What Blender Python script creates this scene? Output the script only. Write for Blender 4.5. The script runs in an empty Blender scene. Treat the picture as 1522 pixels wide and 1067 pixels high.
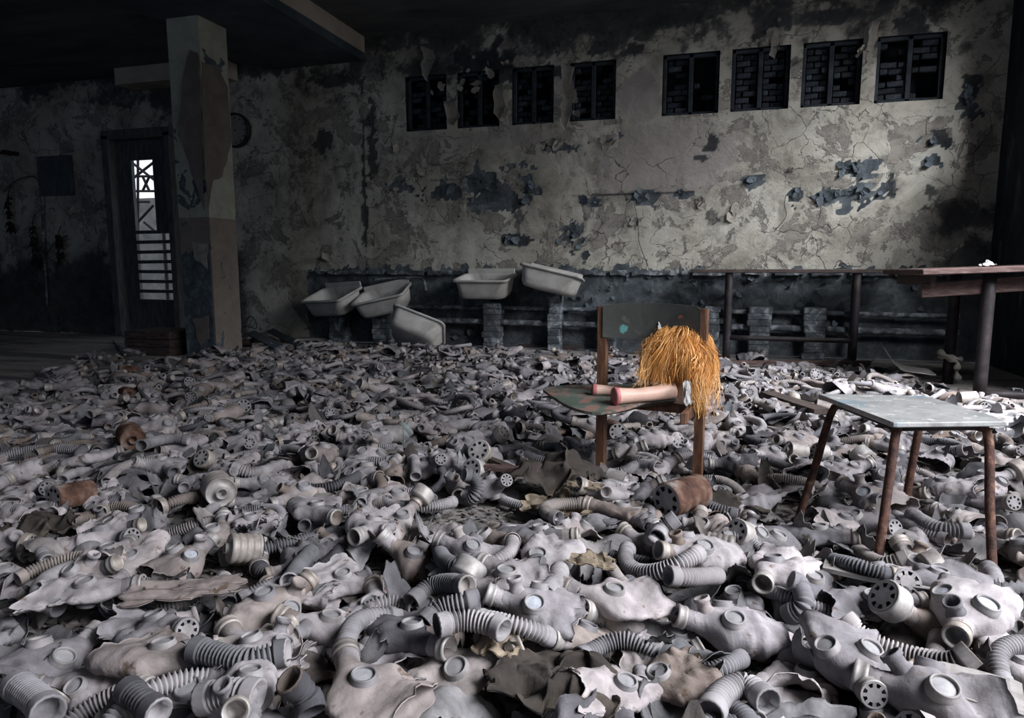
import bpy, math, random
import numpy as np
from mathutils import Vector, Matrix, Euler, noise as mn

R = math.radians
rng = random.Random(7)
nrg = np.random.RandomState(7)
SC = bpy.context.scene
COL = SC.collection

# ------------------------------------------------------------------ camera
F_PX, CX, CY = 1015.0, 761.0, 533.5
YAW, PITCH, CAM_H = R(16.2), math.atan(133 / 1015.0), 0.90
cam_data = bpy.data.cameras.new('camera')
cam_data.sensor_width = 36.0
cam_data.lens = 36.0 * F_PX / 1522.0
cam_data.clip_start = 0.02
cam = bpy.data.objects.new('camera', cam_data)
COL.objects.link(cam)
cam.location = (0, 0, CAM_H)
cam.rotation_euler = (R(90) - PITCH, 0, YAW)
SC.camera = cam
CAMM = cam.rotation_euler.to_matrix()

# ------------------------------------------------------------------ colour management, sky, daylight
SC.view_settings.view_transform = 'Standard'
SC.view_settings.look = 'None'
SC.view_settings.gamma = 1.0
SC.view_settings.use_curve_mapping = False
SC.view_settings.exposure = 0.0

world = bpy.data.worlds.new('overcast_sky')
SC.world = world
world.use_nodes = True
wn = world.node_tree
bg = wn.nodes['Background']
tc = wn.nodes.new('ShaderNodeTexCoord')
sx = wn.nodes.new('ShaderNodeSeparateXYZ')
cr = wn.nodes.new('ShaderNodeValToRGB')
wn.links.new(tc.outputs['Generated'], sx.inputs[0])
wn.links.new(sx.outputs['Z'], cr.inputs[0])
wn.links.new(cr.outputs[0], bg.inputs[0])
cr.color_ramp.elements[0].position = 0.0
cr.color_ramp.elements[0].color = (0.80, 0.84, 0.90, 1)
cr.color_ramp.elements[1].position = 0.7
cr.color_ramp.elements[1].color = (0.70, 0.80, 0.95, 1)
bg.inputs[1].default_value = 1.3


def area_light(name, loc, rot, sx_, sy_, power, color, spread=180):
    l = bpy.data.lights.new(name, 'AREA')
    l.shape = 'RECTANGLE'
    l.size, l.size_y = sx_, sy_
    l.energy = power
    l.color = color
    l.spread = R(spread)
    o = bpy.data.objects.new(name, l)
    COL.objects.link(o)
    o.location = loc
    o.rotation_euler = rot
    return o


# daylight entering through the tall windows of the right-hand wall (WINS below) and, last, an added blue fill lamp
WINS = [(-3.2, -0.9, 0.9, 3.2), (-0.3, 2.1, 0.9, 3.2), (2.75, 4.75, 0.9, 3.2), (5.45, 6.9, 2.25, 3.2)]
DAY = (0.93, 0.95, 1.0)
area_light('window_daylight', (3.25, 3.75, 2.9), (0, R(40), R(-44)), 2.4, 1.9, 245, DAY, 84)
area_light('window_daylight', (3.30, 6.1, 3.15), (0, R(52), R(-35)), .9, 1.2, 105, DAY, 100)
area_light('window_daylight', (3.15, 0.9, 2.7), (0, R(40), R(-6)), 2.2, 2.4, 185, DAY, 90)
area_light('window_daylight', (3.05, -2.0, 2.6), (0, R(60), 0), 2.2, 2.3, 18, DAY, 130)
area_light('hall_fill', (-6.5, -5.6, 2.2), (R(84), 0, R(2)), 6.0, 1.8, 44, (0.44, 0.64, 1.0), 180)  # added cool fill lamp that lifts the shadows and the left wall


# ------------------------------------------------------------------ pixel helpers (photograph 1522 x 1067)
def ray(px, py):
    d = Vector(((px - CX) / F_PX, -(py - CY) / F_PX, -1.0))
    return (CAMM @ d).normalized()


def G(px, py, z=0.0):
    d = ray(px, py)
    t = (z - CAM_H) / d.z
    return Vector((d.x * t, d.y * t, z))


def W(px, py, Y):
    d = ray(px, py)
    t = Y / d.y
    return Vector((d.x * t, Y, CAM_H + d.z * t))


def D(px, py, depth):
    """the point seen at a pixel at a view-axis depth"""
    d = ray(px, py)
    f = CAMM @ Vector((0, 0, -1))
    return Vector((0, 0, CAM_H)) + d * (depth / d.dot(f))


CI = CAMM.transposed()


def proj(p):
    v = CI @ (Vector(p) - Vector((0, 0, CAM_H)))
    if v.z > -0.05:
        return None
    return (CX + F_PX * v.x / -v.z, CY - F_PX * v.y / -v.z, -v.z)


# ------------------------------------------------------------------ materials
def ntree(name):
    m = bpy.data.materials.new(name)
    m.use_nodes = True
    nt = m.node_tree
    return m, nt, nt.nodes['Principled BSDF']


def nd(nt, typ, **kw):
    n = nt.nodes.new(typ)
    for k, v in kw.items():
        if k.startswith('i_'):
            n.inputs[k[2:]].default_value = v
        else:
            setattr(n, k, v)
    return n


def ramp(nt, src, stops):
    r = nt.nodes.new('ShaderNodeValToRGB')
    e = r.color_ramp.elements
    while len(e) < len(stops):
        e.new(0.5)
    for i, (p, c) in enumerate(stops):
        e[i].position = p
        e[i].color = (c[0], c[1], c[2], 1) if not isinstance(c, (int, float)) else (c, c, c, 1)
    nt.links.new(src, r.inputs[0])
    return r.outputs[0]


def mix(nt, fac, a, b, mode='MIX'):
    m = nt.nodes.new('ShaderNodeMix')
    m.data_type = 'RGBA'
    m.blend_type = mode
    for s, v in ((0, fac), (6, a), (7, b)):
        if isinstance(v, (int, float)):
            m.inputs[s].default_value = v
        elif isinstance(v, tuple):
            m.inputs[s].default_value = (v[0], v[1], v[2], 1)
        else:
            nt.links.new(v, m.inputs[s])
    return m.outputs[2]


def noise_tex(nt, vec, scale, detail=5, rough=0.6, dist=0.0):
    n = nt.nodes.new('ShaderNodeTexNoise')
    n.inputs['Scale'].default_value = scale
    n.inputs['Detail'].default_value = detail
    n.inputs['Roughness'].default_value = rough
    n.inputs['Distortion'].default_value = dist
    if vec is not None:
        nt.links.new(vec, n.inputs['Vector'])
    return n.outputs['Fac']


def coords(nt, kind='Object', scale=None):
    t = nt.nodes.new('ShaderNodeTexCoord')
    if scale is None:
        return t.outputs[kind]
    mp = nt.nodes.new('ShaderNodeMapping')
    mp.inputs['Scale'].default_value = scale
    nt.links.new(t.outputs[kind], mp.inputs['Vector'])
    return mp.outputs[0]


def bump(nt, b, h, strength=0.4, dist=0.01):
    n = nt.nodes.new('ShaderNodeBump')
    n.inputs['Strength'].default_value = strength
    n.inputs['Distance'].default_value = dist
    nt.links.new(h, n.inputs['Height'])
    nt.links.new(n.outputs[0], b.inputs['Normal'])


def rand_value(nt):
    g = nt.nodes.new('ShaderNodeNewGeometry')
    o = nt.nodes.new('ShaderNodeObjectInfo')
    a = nd(nt, 'ShaderNodeMath', operation='ADD')
    nt.links.new(g.outputs['Random Per Island'], a.inputs[0])
    nt.links.new(o.outputs['Random'], a.inputs[1])
    f = nd(nt, 'ShaderNodeMath', operation='FRACT')
    nt.links.new(a.outputs[0], f.inputs[0])
    return f.outputs[0]


def surface(name, stops, scale=6.0, rough=0.85, metal=0.0, bscale=60, bstr=0.3, bdist=0.003,
            stretch=None, var=None, kind='Object', spots=None, spec=0.3, dist=0.4):
    """noise-mixed colours, optional random tint per piece (var = list of colours multiplied in), optional spots"""
    m, nt, b = ntree(name)
    v = coords(nt, kind, stretch)
    c = ramp(nt, noise_tex(nt, v, scale, 6, 0.62, dist), stops)
    if spots:
        sc_, thr, colr = spots
        f = ramp(nt, noise_tex(nt, v, sc_, 4, 0.6, 0.2), [(thr, 0.0), (min(1, thr + 0.05), 1.0)])
        c = mix(nt, f, c, colr)
    if var:
        n = len(var)
        t = ramp(nt, rand_value(nt), [(i / max(1, n - 1), q) for i, q in enumerate(var)])
        c = mix(nt, 1.0, c, t, 'MULTIPLY')
    nt.links.new(c, b.inputs['Base Color'])
    b.inputs['Roughness'].default_value = rough
    b.inputs['Metallic'].default_value = metal
    b.inputs['Specular IOR Level'].default_value = spec
    if bstr:
        bump(nt, b, noise_tex(nt, v, bscale, 4, 0.6), bstr, bdist)
    return m


MAT = {}
RV = [(0.22, 0.22, 0.24), (0.60, 0.60, 0.62), (.95, .93, .93), (1.0, .98, .98), (0.80, 0.72, 0.63), (1.15, 1.12, 1.12),
      (0.5, 0.41, 0.33), (0.9, .89, .91), (.35, .36, .38), (1.05, 1.02, 1.02)]
MAT['rubber'] = surface('dusty_rubber', [(0.28, (.135, .125, .125)), (0.42, (.26, .242, .246)), (0.58, (.385, .36, .37)), (0.8, (.31, .275, .26))],
                        9, 0.92, bscale=34, bstr=0.55, bdist=0.006, var=RV, spots=(15, 0.62, (.17, .13, .105)))
MAT['hose'] = surface('dusty_hose_rubber', [(0.3, (.12, .115, .118)), (0.5, (.27, .26, .268)), (0.75, (.37, .35, .36))],
                      11, 0.9, bscale=160, bstr=0.2, bdist=0.001, var=RV)
MAT['rim'] = surface('dusty_eyepiece_rim', [(0.3, (.17, .162, .165)), (0.7, (.35, .332, .338))], 20, 0.7, 0.15, 90, 0.3, 0.001,
                     var=[(0.6, 0.6, 0.62), (1, 1, 1), (0.9, .88, .84), (1.05, 1.05, 1.07)])
MAT['lens'] = surface('dust_covered_glass', [(0.35, (.20, .195, .20)), (0.6, (.30, .29, .30)), (0.75, (.16, .155, .16))], 30, 0.5, 0.0, 90, 0.1, 0.001, spec=0.5,
                      var=[(0.7, 0.7, 0.72), (1, 1, 1), (.85, .85, .85), (1.05, 1.05, 1.07)])
MAT['glassy'] = surface('clear_dusty_glass', [(0.4, (.33, .345, .38)), (0.6, (.46, .47, .51)), (0.75, (.2, .21, .25))], 45, 0.12, 0.0, 50, 0.1, 0.002, spec=0.8)
MAT['tin'] = surface('dusty_tin', [(0.3, (.22, .20, .19)), (0.6, (.42, .40, .39)), (0.8, (.28, .20, .15))], 16, 0.6, 0.35, 120, 0.3, 0.001,
                     var=[(0.55, 0.52, 0.5), (1, 1, 1), (0.9, .82, .74), (1, 1, 1)])
MAT['rusty'] = surface('rusted_tin', [(0.3, (.03, .018, .015)), (0.46, (.11, .055, .038)), (0.56, (.17, .11, .085)), (0.68, (.29, .26, .24))], 14, 0.85, 0.2, 60, 0.7, 0.003)
MAT['greentin'] = surface('grey_green_painted_tin', [(0.3, (.10, .115, .11)), (0.6, (.23, .25, .245)), (0.8, (.35, .35, .34))], 14, 0.7, 0.1, 90, 0.4, 0.001)
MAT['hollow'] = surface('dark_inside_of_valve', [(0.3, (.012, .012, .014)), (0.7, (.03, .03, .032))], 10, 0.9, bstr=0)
MAT['scrap'] = surface('torn_dusty_rubber', [(0.3, (.09, .088, .09)), (0.5, (.25, .24, .245)), (0.68, (.38, .362, .368))], 10, 0.93, bscale=110, bstr=0.35, bdist=0.003,
                       var=[(.22, .22, .24), (.6, .6, .61), (.42, .36, .31), (1, 1, 1), (.25, .28, .30), (.8, .78, .78), (.35, .36, .38), (1, .95, .9)])
MAT['chips'] = surface('debris_chips', [(0.3, (.08, .075, .073)), (0.6, (.22, .205, .20))], 5, 0.95, bstr=0,
                       var=[(.3, .3, .3), (.8, .8, .8), (.6, .5, .42), (1, 1, 1), (1.3, 1.25, 1.2)])
MAT['darkcloth'] = surface('dark_earthy_cloth', [(0.3, (.018, .016, .015)), (0.55, (.055, .045, .038)), (0.75, (.12, .095, .07))], 9, 0.95, bscale=90, bstr=0.5, bdist=0.004)
MAT['tancloth'] = surface('tan_stained_cloth', [(0.3, (.09, .07, .05)), (0.6, (.25, .20, .145)), (0.8, (.36, .31, .25))], 14, 0.95, bscale=90, bstr=0.4, bdist=0.003)
MAT['paper'] = surface('dirty_white_paper', [(0.3, (.30, .29, .28)), (0.7, (.52, .505, .49))], 12, 0.9, bscale=60, bstr=0.3, bdist=0.002)
MAT['board'] = surface('dusty_grey_board', [(0.3, (.16, .145, .135)), (0.6, (.30, .28, .27)), (0.8, (.24, .20, .17))], 5, 0.9, bscale=40, bstr=0.5, bdist=0.003, stretch=(1, 6, 6))
MAT['darkwood'] = surface('dark_weathered_wood', [(0.3, (.028, .022, .02)), (0.6, (.075, .055, .048)), (0.8, (.14, .115, .10))], 5, 0.8, bscale=40, bstr=0.5, bdist=0.003, stretch=(2, 8, 8))
MAT['redwood'] = surface('worn_red_brown_timber', [(0.3, (.045, .026, .023)), (0.55, (.10, .062, .056)), (0.8, (.20, .165, .155))], 6, 0.8, bscale=40, bstr=0.5, bdist=0.003, stretch=(2, 8, 8))
MAT['post'] = surface('varnished_brown_wood', [(0.3, (.045, .022, .014)), (0.5, (.13, .062, .036)), (0.68, (.24, .13, .08)), (0.82, (.30, .22, .17))], 9, 0.65, bscale=70, bstr=0.5, bdist=0.002, stretch=(4, 4, .8))
MAT['legmetal'] = surface('rusty_stool_tube', [(0.3, (.022, .013, .012)), (0.5, (.075, .035, .026)), (0.62, (.14, .07, .045)), (0.75, (.40, .31, .22))], 26, 0.75, 0.1, 120, 0.9, 0.003)
MAT['darkmetal'] = surface('dark_painted_steel', [(0.3, (.012, .011, .013)), (0.6, (.035, .028, .03)), (0.8, (.09, .06, .055))], 12, 0.6, 0.2, 80, 0.5, 0.002)
MAT['enamel'] = surface('dirty_white_enamel', [(0.25, (.22, .20, .175)), (0.5, (.50, .48, .45)), (0.75, (.62, .60, .57))], 3.5, 0.4, 0, 40, 0.05, 0.001, spots=(7, 0.70, (.16, .11, .08)))
MAT['pipe'] = surface('peeling_grey_blue_pipe', [(0.3, (.02, .024, .03)), (0.5, (.08, .09, .10)), (0.66, (.30, .33, .35)), (0.8, (.14, .11, .09))], 9, 0.8, 0, 60, 0.7, 0.004, kind='Object')
MAT['ceil'] = surface('sooty_ceiling_plaster', [(0.3, (.045, .05, .055)), (0.55, (.10, .105, .11)), (0.75, (.16, .155, .15))], 1.6, 0.95, bscale=12, bstr=0.4, bdist=0.01, stretch=(.5, 1.6, 1))
MAT['shaded_wall'] = surface('shaded_peeling_blue_grey_paint', [(0.3, (.010, .012, .015)), (0.6, (.03, .036, .043)), (0.74, (.09, .105, .115))], 4, 0.95, bscale=30, bstr=0.5, bdist=0.006, stretch=(2, 2, .6))  # shade of the unlit window wall put into its near-black tone
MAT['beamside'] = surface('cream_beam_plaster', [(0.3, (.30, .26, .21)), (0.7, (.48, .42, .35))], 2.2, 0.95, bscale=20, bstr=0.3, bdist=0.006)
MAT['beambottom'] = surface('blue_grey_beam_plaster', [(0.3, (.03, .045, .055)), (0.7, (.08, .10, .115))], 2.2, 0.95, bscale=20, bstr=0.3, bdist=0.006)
MAT['brick'] = surface('charred_blue_brick', [(0.3, (.008, .010, .014)), (0.5, (.018, .024, .032)), (0.75, (.06, .076, .09))], 14, 0.7, bscale=50, bstr=0.8, bdist=0.008,
                       var=[(.25, .25, .25), (.7, .7, .7), (1, 1, 1), (1.5, 1.5, 1.5)])
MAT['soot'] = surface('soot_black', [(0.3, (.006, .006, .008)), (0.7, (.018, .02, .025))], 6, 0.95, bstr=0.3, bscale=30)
MAT['charframe'] = surface('charred_window_frame', [(0.3, (.010, .013, .018)), (0.7, (.045, .055, .066))], 8, 0.85, bscale=60, bstr=0.7, bdist=0.004)
MAT['creamflake'] = surface('curled_cream_plaster', [(0.3, (.20, .18, .15)), (0.7, (.42, .39, .34))], 7, 0.95, bscale=60, bstr=0.3, bdist=0.003)
MAT['blueflake'] = surface('curled_blue_paint', [(0.3, (.06, .075, .088)), (0.6, (.15, .18, .20)), (0.8, (.26, .29, .305))], 9, 0.9, bscale=60, bstr=0.3, bdist=0.003, var=[(.5, .5, .5), (1, 1, 1), (.8, .8, .85)])
MAT['brownpaint'] = surface('brown_paint_sheet', [(0.3, (.12, .10, .085)), (0.7, (.20, .175, .155))], 5, 0.85, bscale=40, bstr=0.3, bdist=0.003)
MAT['doorpaint'] = surface('grey_door_paint', [(0.3, (.05, .055, .06)), (0.7, (.13, .135, .14))], 5, 0.8, bscale=40, bstr=0.5, bdist=0.004, stretch=(4, 4, 1))
MAT['clockface'] = surface('grimy_clock_face', [(0.3, (.20, .19, .17)), (0.7, (.30, .285, .26))], 6, 0.8, bstr=0)
MAT['bluepanel'] = surface('dull_blue_panel', [(0.3, (.05, .065, .08)), (0.7, (.10, .125, .145))], 5, 0.85, bstr=0.2)
MAT['twig'] = surface('dead_plant_brown', [(0.3, (.012, .011, .010)), (0.7, (.04, .033, .028))], 12, 0.95, bstr=0)
MAT['skin'] = surface('pink_doll_plastic', [(0.3, (.58, .37, .29)), (0.7, (.78, .55, .45))], 7, 0.42, bstr=0.1, bdist=0.001)
MAT['pinkend'] = surface('dark_pink_leg_stump', [(0.3, (.42, .12, .12)), (0.7, (.62, .25, .24))], 9, 0.5, bstr=0.1)
MAT['brick_out'] = surface('pale_outside_wall', [(0.3, (.12, .12, .12)), (0.7, (.26, .26, .25))], 3, 0.9)


def tabletop_mat():
    m, nt, b = ntree('chipped_grey_white_laminate')
    v = coords(nt)
    c = ramp(nt, noise_tex(nt, v, 12, 8, .7, .8), [(0.3, (.19, .19, .185)), (0.5, (.33, .33, .325)), (0.72, (.43, .43, .42))])
    f = ramp(nt, noise_tex(nt, v, 3.6, 6, .65, .8), [(0.52, 0.0), (0.62, 0.7)])
    c = mix(nt, f, c, (.16, .27, .34))
    f = ramp(nt, noise_tex(nt, v, 24, 4, .6, .2), [(0.60, 0.0), (0.66, 1.0)])
    c = mix(nt, f, c, (.60, .58, .55))
    f = ramp(nt, noise_tex(nt, v, 40, 4, .7, .2), [(0.66, 0.0), (0.70, 1.0)])
    c = mix(nt, f, c, (.16, .13, .11))
    nt.links.new(c, b.inputs['Base Color'])
    b.inputs['Roughness'].default_value = 0.6
    bump(nt, b, noise_tex(nt, v, 40, 4), 0.3, 0.002)
    return m


def paintboard_mat(name, base, worn, spots_at, thr=.56):
    """dark painted plywood; spots_at = [(x,y,z,r,colour)] in the object's own coordinates"""
    m, nt, b = ntree(name)
    v = coords(nt)
    c = ramp(nt, noise_tex(nt, v, 7, 6, .6, .5), [(0.3, tuple(k * .6 for k in base)), (0.7, tuple(k * 1.3 for k in base))])
    f = ramp(nt, noise_tex(nt, v, 11, 6, .7, .9), [(thr, 0.0), (thr + .05, 1.0)])
    c = mix(nt, f, c, worn)
    edge = noise_tex(nt, v, 38, 5, .6)
    for (x, y, z, r, colr) in spots_at:
        vs = nd(nt, 'ShaderNodeVectorMath', operation='DISTANCE')
        nt.links.new(v, vs.inputs[0])
        vs.inputs[1].default_value = (x, y, z)
        a = nd(nt, 'ShaderNodeMath', operation='MULTIPLY_ADD')
        nt.links.new(edge, a.inputs[0])
        a.inputs[1].default_value = r * 2.2
        nt.links.new(vs.outputs['Value'], a.inputs[2])
        f = ramp(nt, a.outputs[0], [(0.0, 1.0), (min(.99, r * 2.0), 1.0), (min(1, r * 2.15), 0.0)])
        c = mix(nt, f, c, colr)
    nt.links.new(c, b.inputs['Base Color'])
    b.inputs['Roughness'].default_value = 0.6
    bump(nt, b, noise_tex(nt, v, 50, 4), 0.4, 0.002)
    return m


def wall_mat():
    m, nt, b = ntree('stained_cream_plaster_wall')
    v = coords(nt)
    at = nd(nt, 'ShaderNodeAttribute', attribute_name='stain_shade')
    sp = nt.nodes.new('ShaderNodeSeparateColor')
    nt.links.new(at.outputs['Color'], sp.inputs[0])
    fine = noise_tex(nt, v, 17, 9, .7, .5)

    def sharp(src, lo=.47, hi=.53):
        a_ = nd(nt, 'ShaderNodeMath', operation='MULTIPLY_ADD')
        nt.links.new(fine, a_.inputs[0])
        a_.inputs[1].default_value = .9
        nt.links.new(src, a_.inputs[2])
        b_ = nd(nt, 'ShaderNodeMath', operation='SUBTRACT')
        nt.links.new(a_.outputs[0], b_.inputs[0])
        b_.inputs[1].default_value = .45
        return ramp(nt, b_.outputs[0], [(lo, 0.0), (hi, 1.0)])
    gmask = sharp(sp.outputs['Green'])
    rmask = mix(nt, .55, sp.outputs['Red'], sharp(sp.outputs['Red'], .40, .62))
    base = ramp(nt, noise_tex(nt, v, 1.3, 8, .62, .3), [(0.30, (.23, .215, .175)), (0.45, (.42, .395, .33)), (0.62, (.54, .52, .45)), (0.8, (.34, .325, .285))])
    g = ramp(nt, noise_tex(nt, v, 3.1, 8, .7, 1.0), [(0.50, 0.0), (0.66, 0.75)])
    base = mix(nt, g, base, (.20, .185, .155))
    g = ramp(nt, noise_tex(nt, v, 9, 8, .75, .6), [(0.56, 0.0), (0.68, 0.6)])
    base = mix(nt, g, base, (.11, .105, .10))
    # a lost top coat with sharp ragged edges
    pn = noise_tex(nt, v, 2.1, 10, .72, .5)
    under = ramp(nt, noise_tex(nt, v, 7, 8, .7, .5), [(0.35, (.13, .12, .11)), (0.6, (.30, .275, .235))])
    base = mix(nt, ramp(nt, pn, [(0.545, 0.0), (0.555, .85)]), base, under)
    base = mix(nt, ramp(nt, pn, [(0.532, 0.0), (0.543, .8), (0.551, .8), (0.558, 0.0)]), base, (.07, .065, .06))
    pn2 = noise_tex(nt, v, 6.5, 9, .72, .8)
    base = mix(nt, ramp(nt, pn2, [(0.63, 0.0), (0.64, .8)]), base, (.085, .088, .09))
    # brown-grey smooth rendered area
    base = mix(nt, sp.outputs['Blue'], base, ramp(nt, noise_tex(nt, v, 2, 5), [(0.3, (.27, .24, .22)), (0.7, (.40, .365, .34))]))
    # cracks
    dn = nt.nodes.new('ShaderNodeTexNoise')
    dn.inputs['Scale'].default_value = 2.5
    dn.inputs['Detail'].default_value = 6
    nt.links.new(v, dn.inputs['Vector'])
    vm = nd(nt, 'ShaderNodeVectorMath', operation='MULTIPLY_ADD')
    nt.links.new(dn.outputs['Color'], vm.inputs[0])
    vm.inputs[1].default_value = (.5, .5, .5)
    nt.links.new(v, vm.inputs[2])
    vo = nd(nt, 'ShaderNodeTexVoronoi', feature='DISTANCE_TO_EDGE')
    vo.inputs['Scale'].default_value = 2.6
    nt.links.new(vm.outputs[0], vo.inputs['Vector'])
    ck = ramp(nt, vo.outputs['Distance'], [(0.0, .8), (0.006, 0.5), (0.013, 0.0)])
    cm = ramp(nt, noise_tex(nt, v, 1.1, 4, .6), [(0.47, 0.0), (0.55, 1.0)])
    ckf = mix(nt, 1.0, ck, cm, 'MULTIPLY')
    base = mix(nt, ckf, base, (.05, .045, .045))
    # blue old paint
    blue = ramp(nt, noise_tex(nt, v, 6, 6, .65, .6), [(0.3, (.022, .028, .034)), (0.52, (.085, .10, .11)), (0.72, (.20, .225, .235))])
    base = mix(nt, gmask, base, blue)
    soot = ramp(nt, noise_tex(nt, v, 5, 6, .65, .4), [(0.3, (.010, .012, .016)), (0.7, (.045, .048, .052))])
    base = mix(nt, rmask, base, soot)  # the soot tone also carries the painted corner shade
    nt.links.new(base, b.inputs['Base Color'])
    b.inputs['Roughness'].default_value = 0.93
    h = mix(nt, 0.5, noise_tex(nt, v, 5, 8, .7, .4), ckf, 'SUBTRACT')
    bump(nt, b, h, 0.7, 0.03)
    return m


def floor_mat():
    m, nt, b = ntree('dusty_concrete_floor')
    v = coords(nt)
    c = ramp(nt, noise_tex(nt, v, 1.2, 8, .65, .4), [(0.3, (.13, .12, .115)), (0.5, (.28, .255, .24)), (0.75, (.36, .335, .32))])
    g = ramp(nt, noise_tex(nt, v, 14, 6, .7), [(0.55, 0.0), (0.65, 0.7)])
    c = mix(nt, g, c, (.085, .075, .07))
    w = coords(nt, 'Object', (.25, 1.3, 1))
    g = ramp(nt, noise_tex(nt, w, 1.6, 5, .6, .3), [(0.50, 0.0), (0.60, 0.85)])
    c = mix(nt, g, c, (.055, .055, .058))
    nt.links.new(c, b.inputs['Base Color'])
    b.inputs['Roughness'].default_value = 0.9
    bump(nt, b, noise_tex(nt, v, 30, 6, .7), 0.6, 0.006)
    return m


MAT['wall'] = wall_mat()
MAT['floor'] = floor_mat()
MAT['tabletop'] = tabletop_mat()


def hair_mat():
    m, nt, b = ntree('faded_orange_doll_hair')
    c = ramp(nt, rand_value(nt), [(0, (.42, .16, .03)), (0.3, (.70, .31, .07)), (0.7, (.86, .46, .14)), (1, (.88, .58, .27))])
    nt.links.new(c, b.inputs['Base Color'])
    b.inputs['Roughness'].default_value = 0.55
    return m


MAT['hair'] = hair_mat()


# ------------------------------------------------------------------ mesh helpers
class MB:
    """collects vertices, faces and material keys"""

    def __init__(s):
        s.v, s.f, s.k, s.n = [], [], [], 0

    def add(s, v, f, key=None):
        v = np.asarray(v, float)
        s.v.append(v)
        s.f.extend([[i + s.n for i in q] for q in f])
        s.k.extend([key] * len(f))
        s.n += len(v)
        return s

    def box(s, cx, cy, cz, dx, dy, dz, rot=None, key=None, bev=0.0):
        hx, hy, hz = dx / 2, dy / 2, dz / 2
        b = min(bev, hx * .45, hy * .45, hz * .45)
        if b <= 0:
            v = np.array([[x, y, z] for x in (-hx, hx) for y in (-hy, hy) for z in (-hz, hz)])
            f = [[0, 1, 3, 2], [4, 6, 7, 5], [0, 4, 5, 1], [2, 3, 7, 6], [0, 2, 6, 4], [1, 5, 7, 3]]
        else:
            v, f = [], []
            lv = [(-hz, b), (-hz + b, 0), (hz - b, 0), (hz, b)]
            for z, i in lv:
                x, y = hx - i, hy - i
                v += [[-x + b, -y, z], [x - b, -y, z], [x, -y + b, z], [x, y - b, z], [x - b, y, z], [-x + b, y, z], [-x, y - b, z], [-x, -y + b, z]]
            for L in range(3):
                for i in range(8):
                    j = (i + 1) % 8
                    f.append([L * 8 + i, L * 8 + j, L * 8 + 8 + j, L * 8 + 8 + i])
            f.append(list(range(7, -1, -1)))
            f.append(list(range(24, 32)))
            v = np.array(v)
        if rot is not None:
            v = v @ np.array(Euler(rot).to_matrix()).T
        return s.add(v + [cx, cy, cz], f, key)

    def arrays(s):
        return np.concatenate(s.v) if s.v else np.zeros((0, 3))

    def mesh(s, name, mats, smooth=True):
        me = bpy.data.meshes.new(name)
        me.from_pydata(s.arrays().tolist(), [], s.f)
        keys = [mats] if isinstance(mats, str) else list(mats)
        for k in keys:
            me.materials.append(MAT[k])
        if len(keys) > 1:
            idx = {k: i for i, k in enumerate(keys)}
            me.polygons.foreach_set('material_index', [idx.get(k, 0) for k in s.k])
        if smooth:
            me.polygons.foreach_set('use_smooth', [True] * len(me.polygons))
        me.update()
        return me


def link(name, data, parent=None, loc=(0, 0, 0), rot=(0, 0, 0)):
    o = bpy.data.objects.new(name, data)
    COL.objects.link(o)
    o.location = loc
    o.rotation_euler = rot
    if parent is not None:
        o.parent = parent
    return o


def tag(o, label=None, cat=None, group=None, kind=None):
    if label: o['label'] = label
    if cat: o['category'] = cat
    if group: o['group'] = group
    if kind: o['kind'] = kind
    return o


def obj(name, mb, mat, parent=None, loc=(0, 0, 0), rot=(0, 0, 0), smooth=False):
    return link(name, mb.mesh(name, mat, smooth), parent, loc, rot)


def thing(name, label, cat, loc=(0, 0, 0), rot=(0, 0, 0), group=None):
    return tag(link(name, None, None, loc, rot), label, cat, group)


def struct(name, mb, mat, label=None, smooth=False, parent=None):
    o = obj(name, mb, mat, parent, smooth=smooth)
    if parent is None:
        tag(o, label, None, None, 'structure')
    return o


def grid_faces(nv, nu, close_u=True, off=0, flip=False):
    f = []
    for i in range(nv - 1):
        for j in range(nu if close_u else nu - 1):
            k = (j + 1) % nu
            q = [off + i * nu + j, off + i * nu + k, off + (i + 1) * nu + k, off + (i + 1) * nu + j]
            f.append(q[::-1] if flip else q)
    return f


def basis(axis):
    a = Vector(axis).normalized()
    u = a.orthogonal().normalized()
    w = a.cross(u)
    return np.array(u), np.array(w), np.array(a)


def lathe(mb, prof, seg, origin, axis, key=None, cap0=False, cap1=False, phase=0.0):
    """prof = [(radius, height)] along axis from origin"""
    u, w, a = basis(axis)
    th = np.linspace(0, 2 * math.pi, seg, endpoint=False) + phase
    v = []
    for r, h in prof:
        v.append(np.array(origin) + a * h + r * (np.outer(np.cos(th), u) + np.outer(np.sin(th), w)))
    f = grid_faces(len(prof), seg)
    if cap0: f.append(list(range(seg - 1, -1, -1)))
    if cap1: f.append(list(range((len(prof) - 1) * seg, len(prof) * seg)))
    return mb.add(np.concatenate(v), f, key)


def tube(mb, pts, radii, seg=8, key=None, caps=True, up=(0, 0, 1)):
    p = np.asarray(pts, float)
    n = len(p)
    t = np.gradient(p, axis=0)
    t /= np.linalg.norm(t, axis=1)[:, None] + 1e-9
    side = np.cross(t, np.array(up, float))
    ln = np.linalg.norm(side, axis=1)
    if (ln < 0.05).any():
        side = np.cross(t, np.array((0.31, 0.95, 0.1)))
        ln = np.linalg.norm(side, axis=1)
    side /= ln[:, None]
    nn = np.cross(side, t)
    r = np.full(n, radii) if np.isscalar(radii) else np.asarray(radii)
    th = np.linspace(0, 2 * math.pi, seg, endpoint=False)
    v = p[:, None, :] + r[:, None, None] * (np.cos(th)[None, :, None] * side[:, None, :] + np.sin(th)[None, :, None] * nn[:, None, :])
    f = grid_faces(n, seg)
    if caps:
        f.append(list(range(seg - 1, -1, -1)))
        f.append(list(range((n - 1) * seg, n * seg)))
    return mb.add(v.reshape(-1, 3), f, key)


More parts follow.
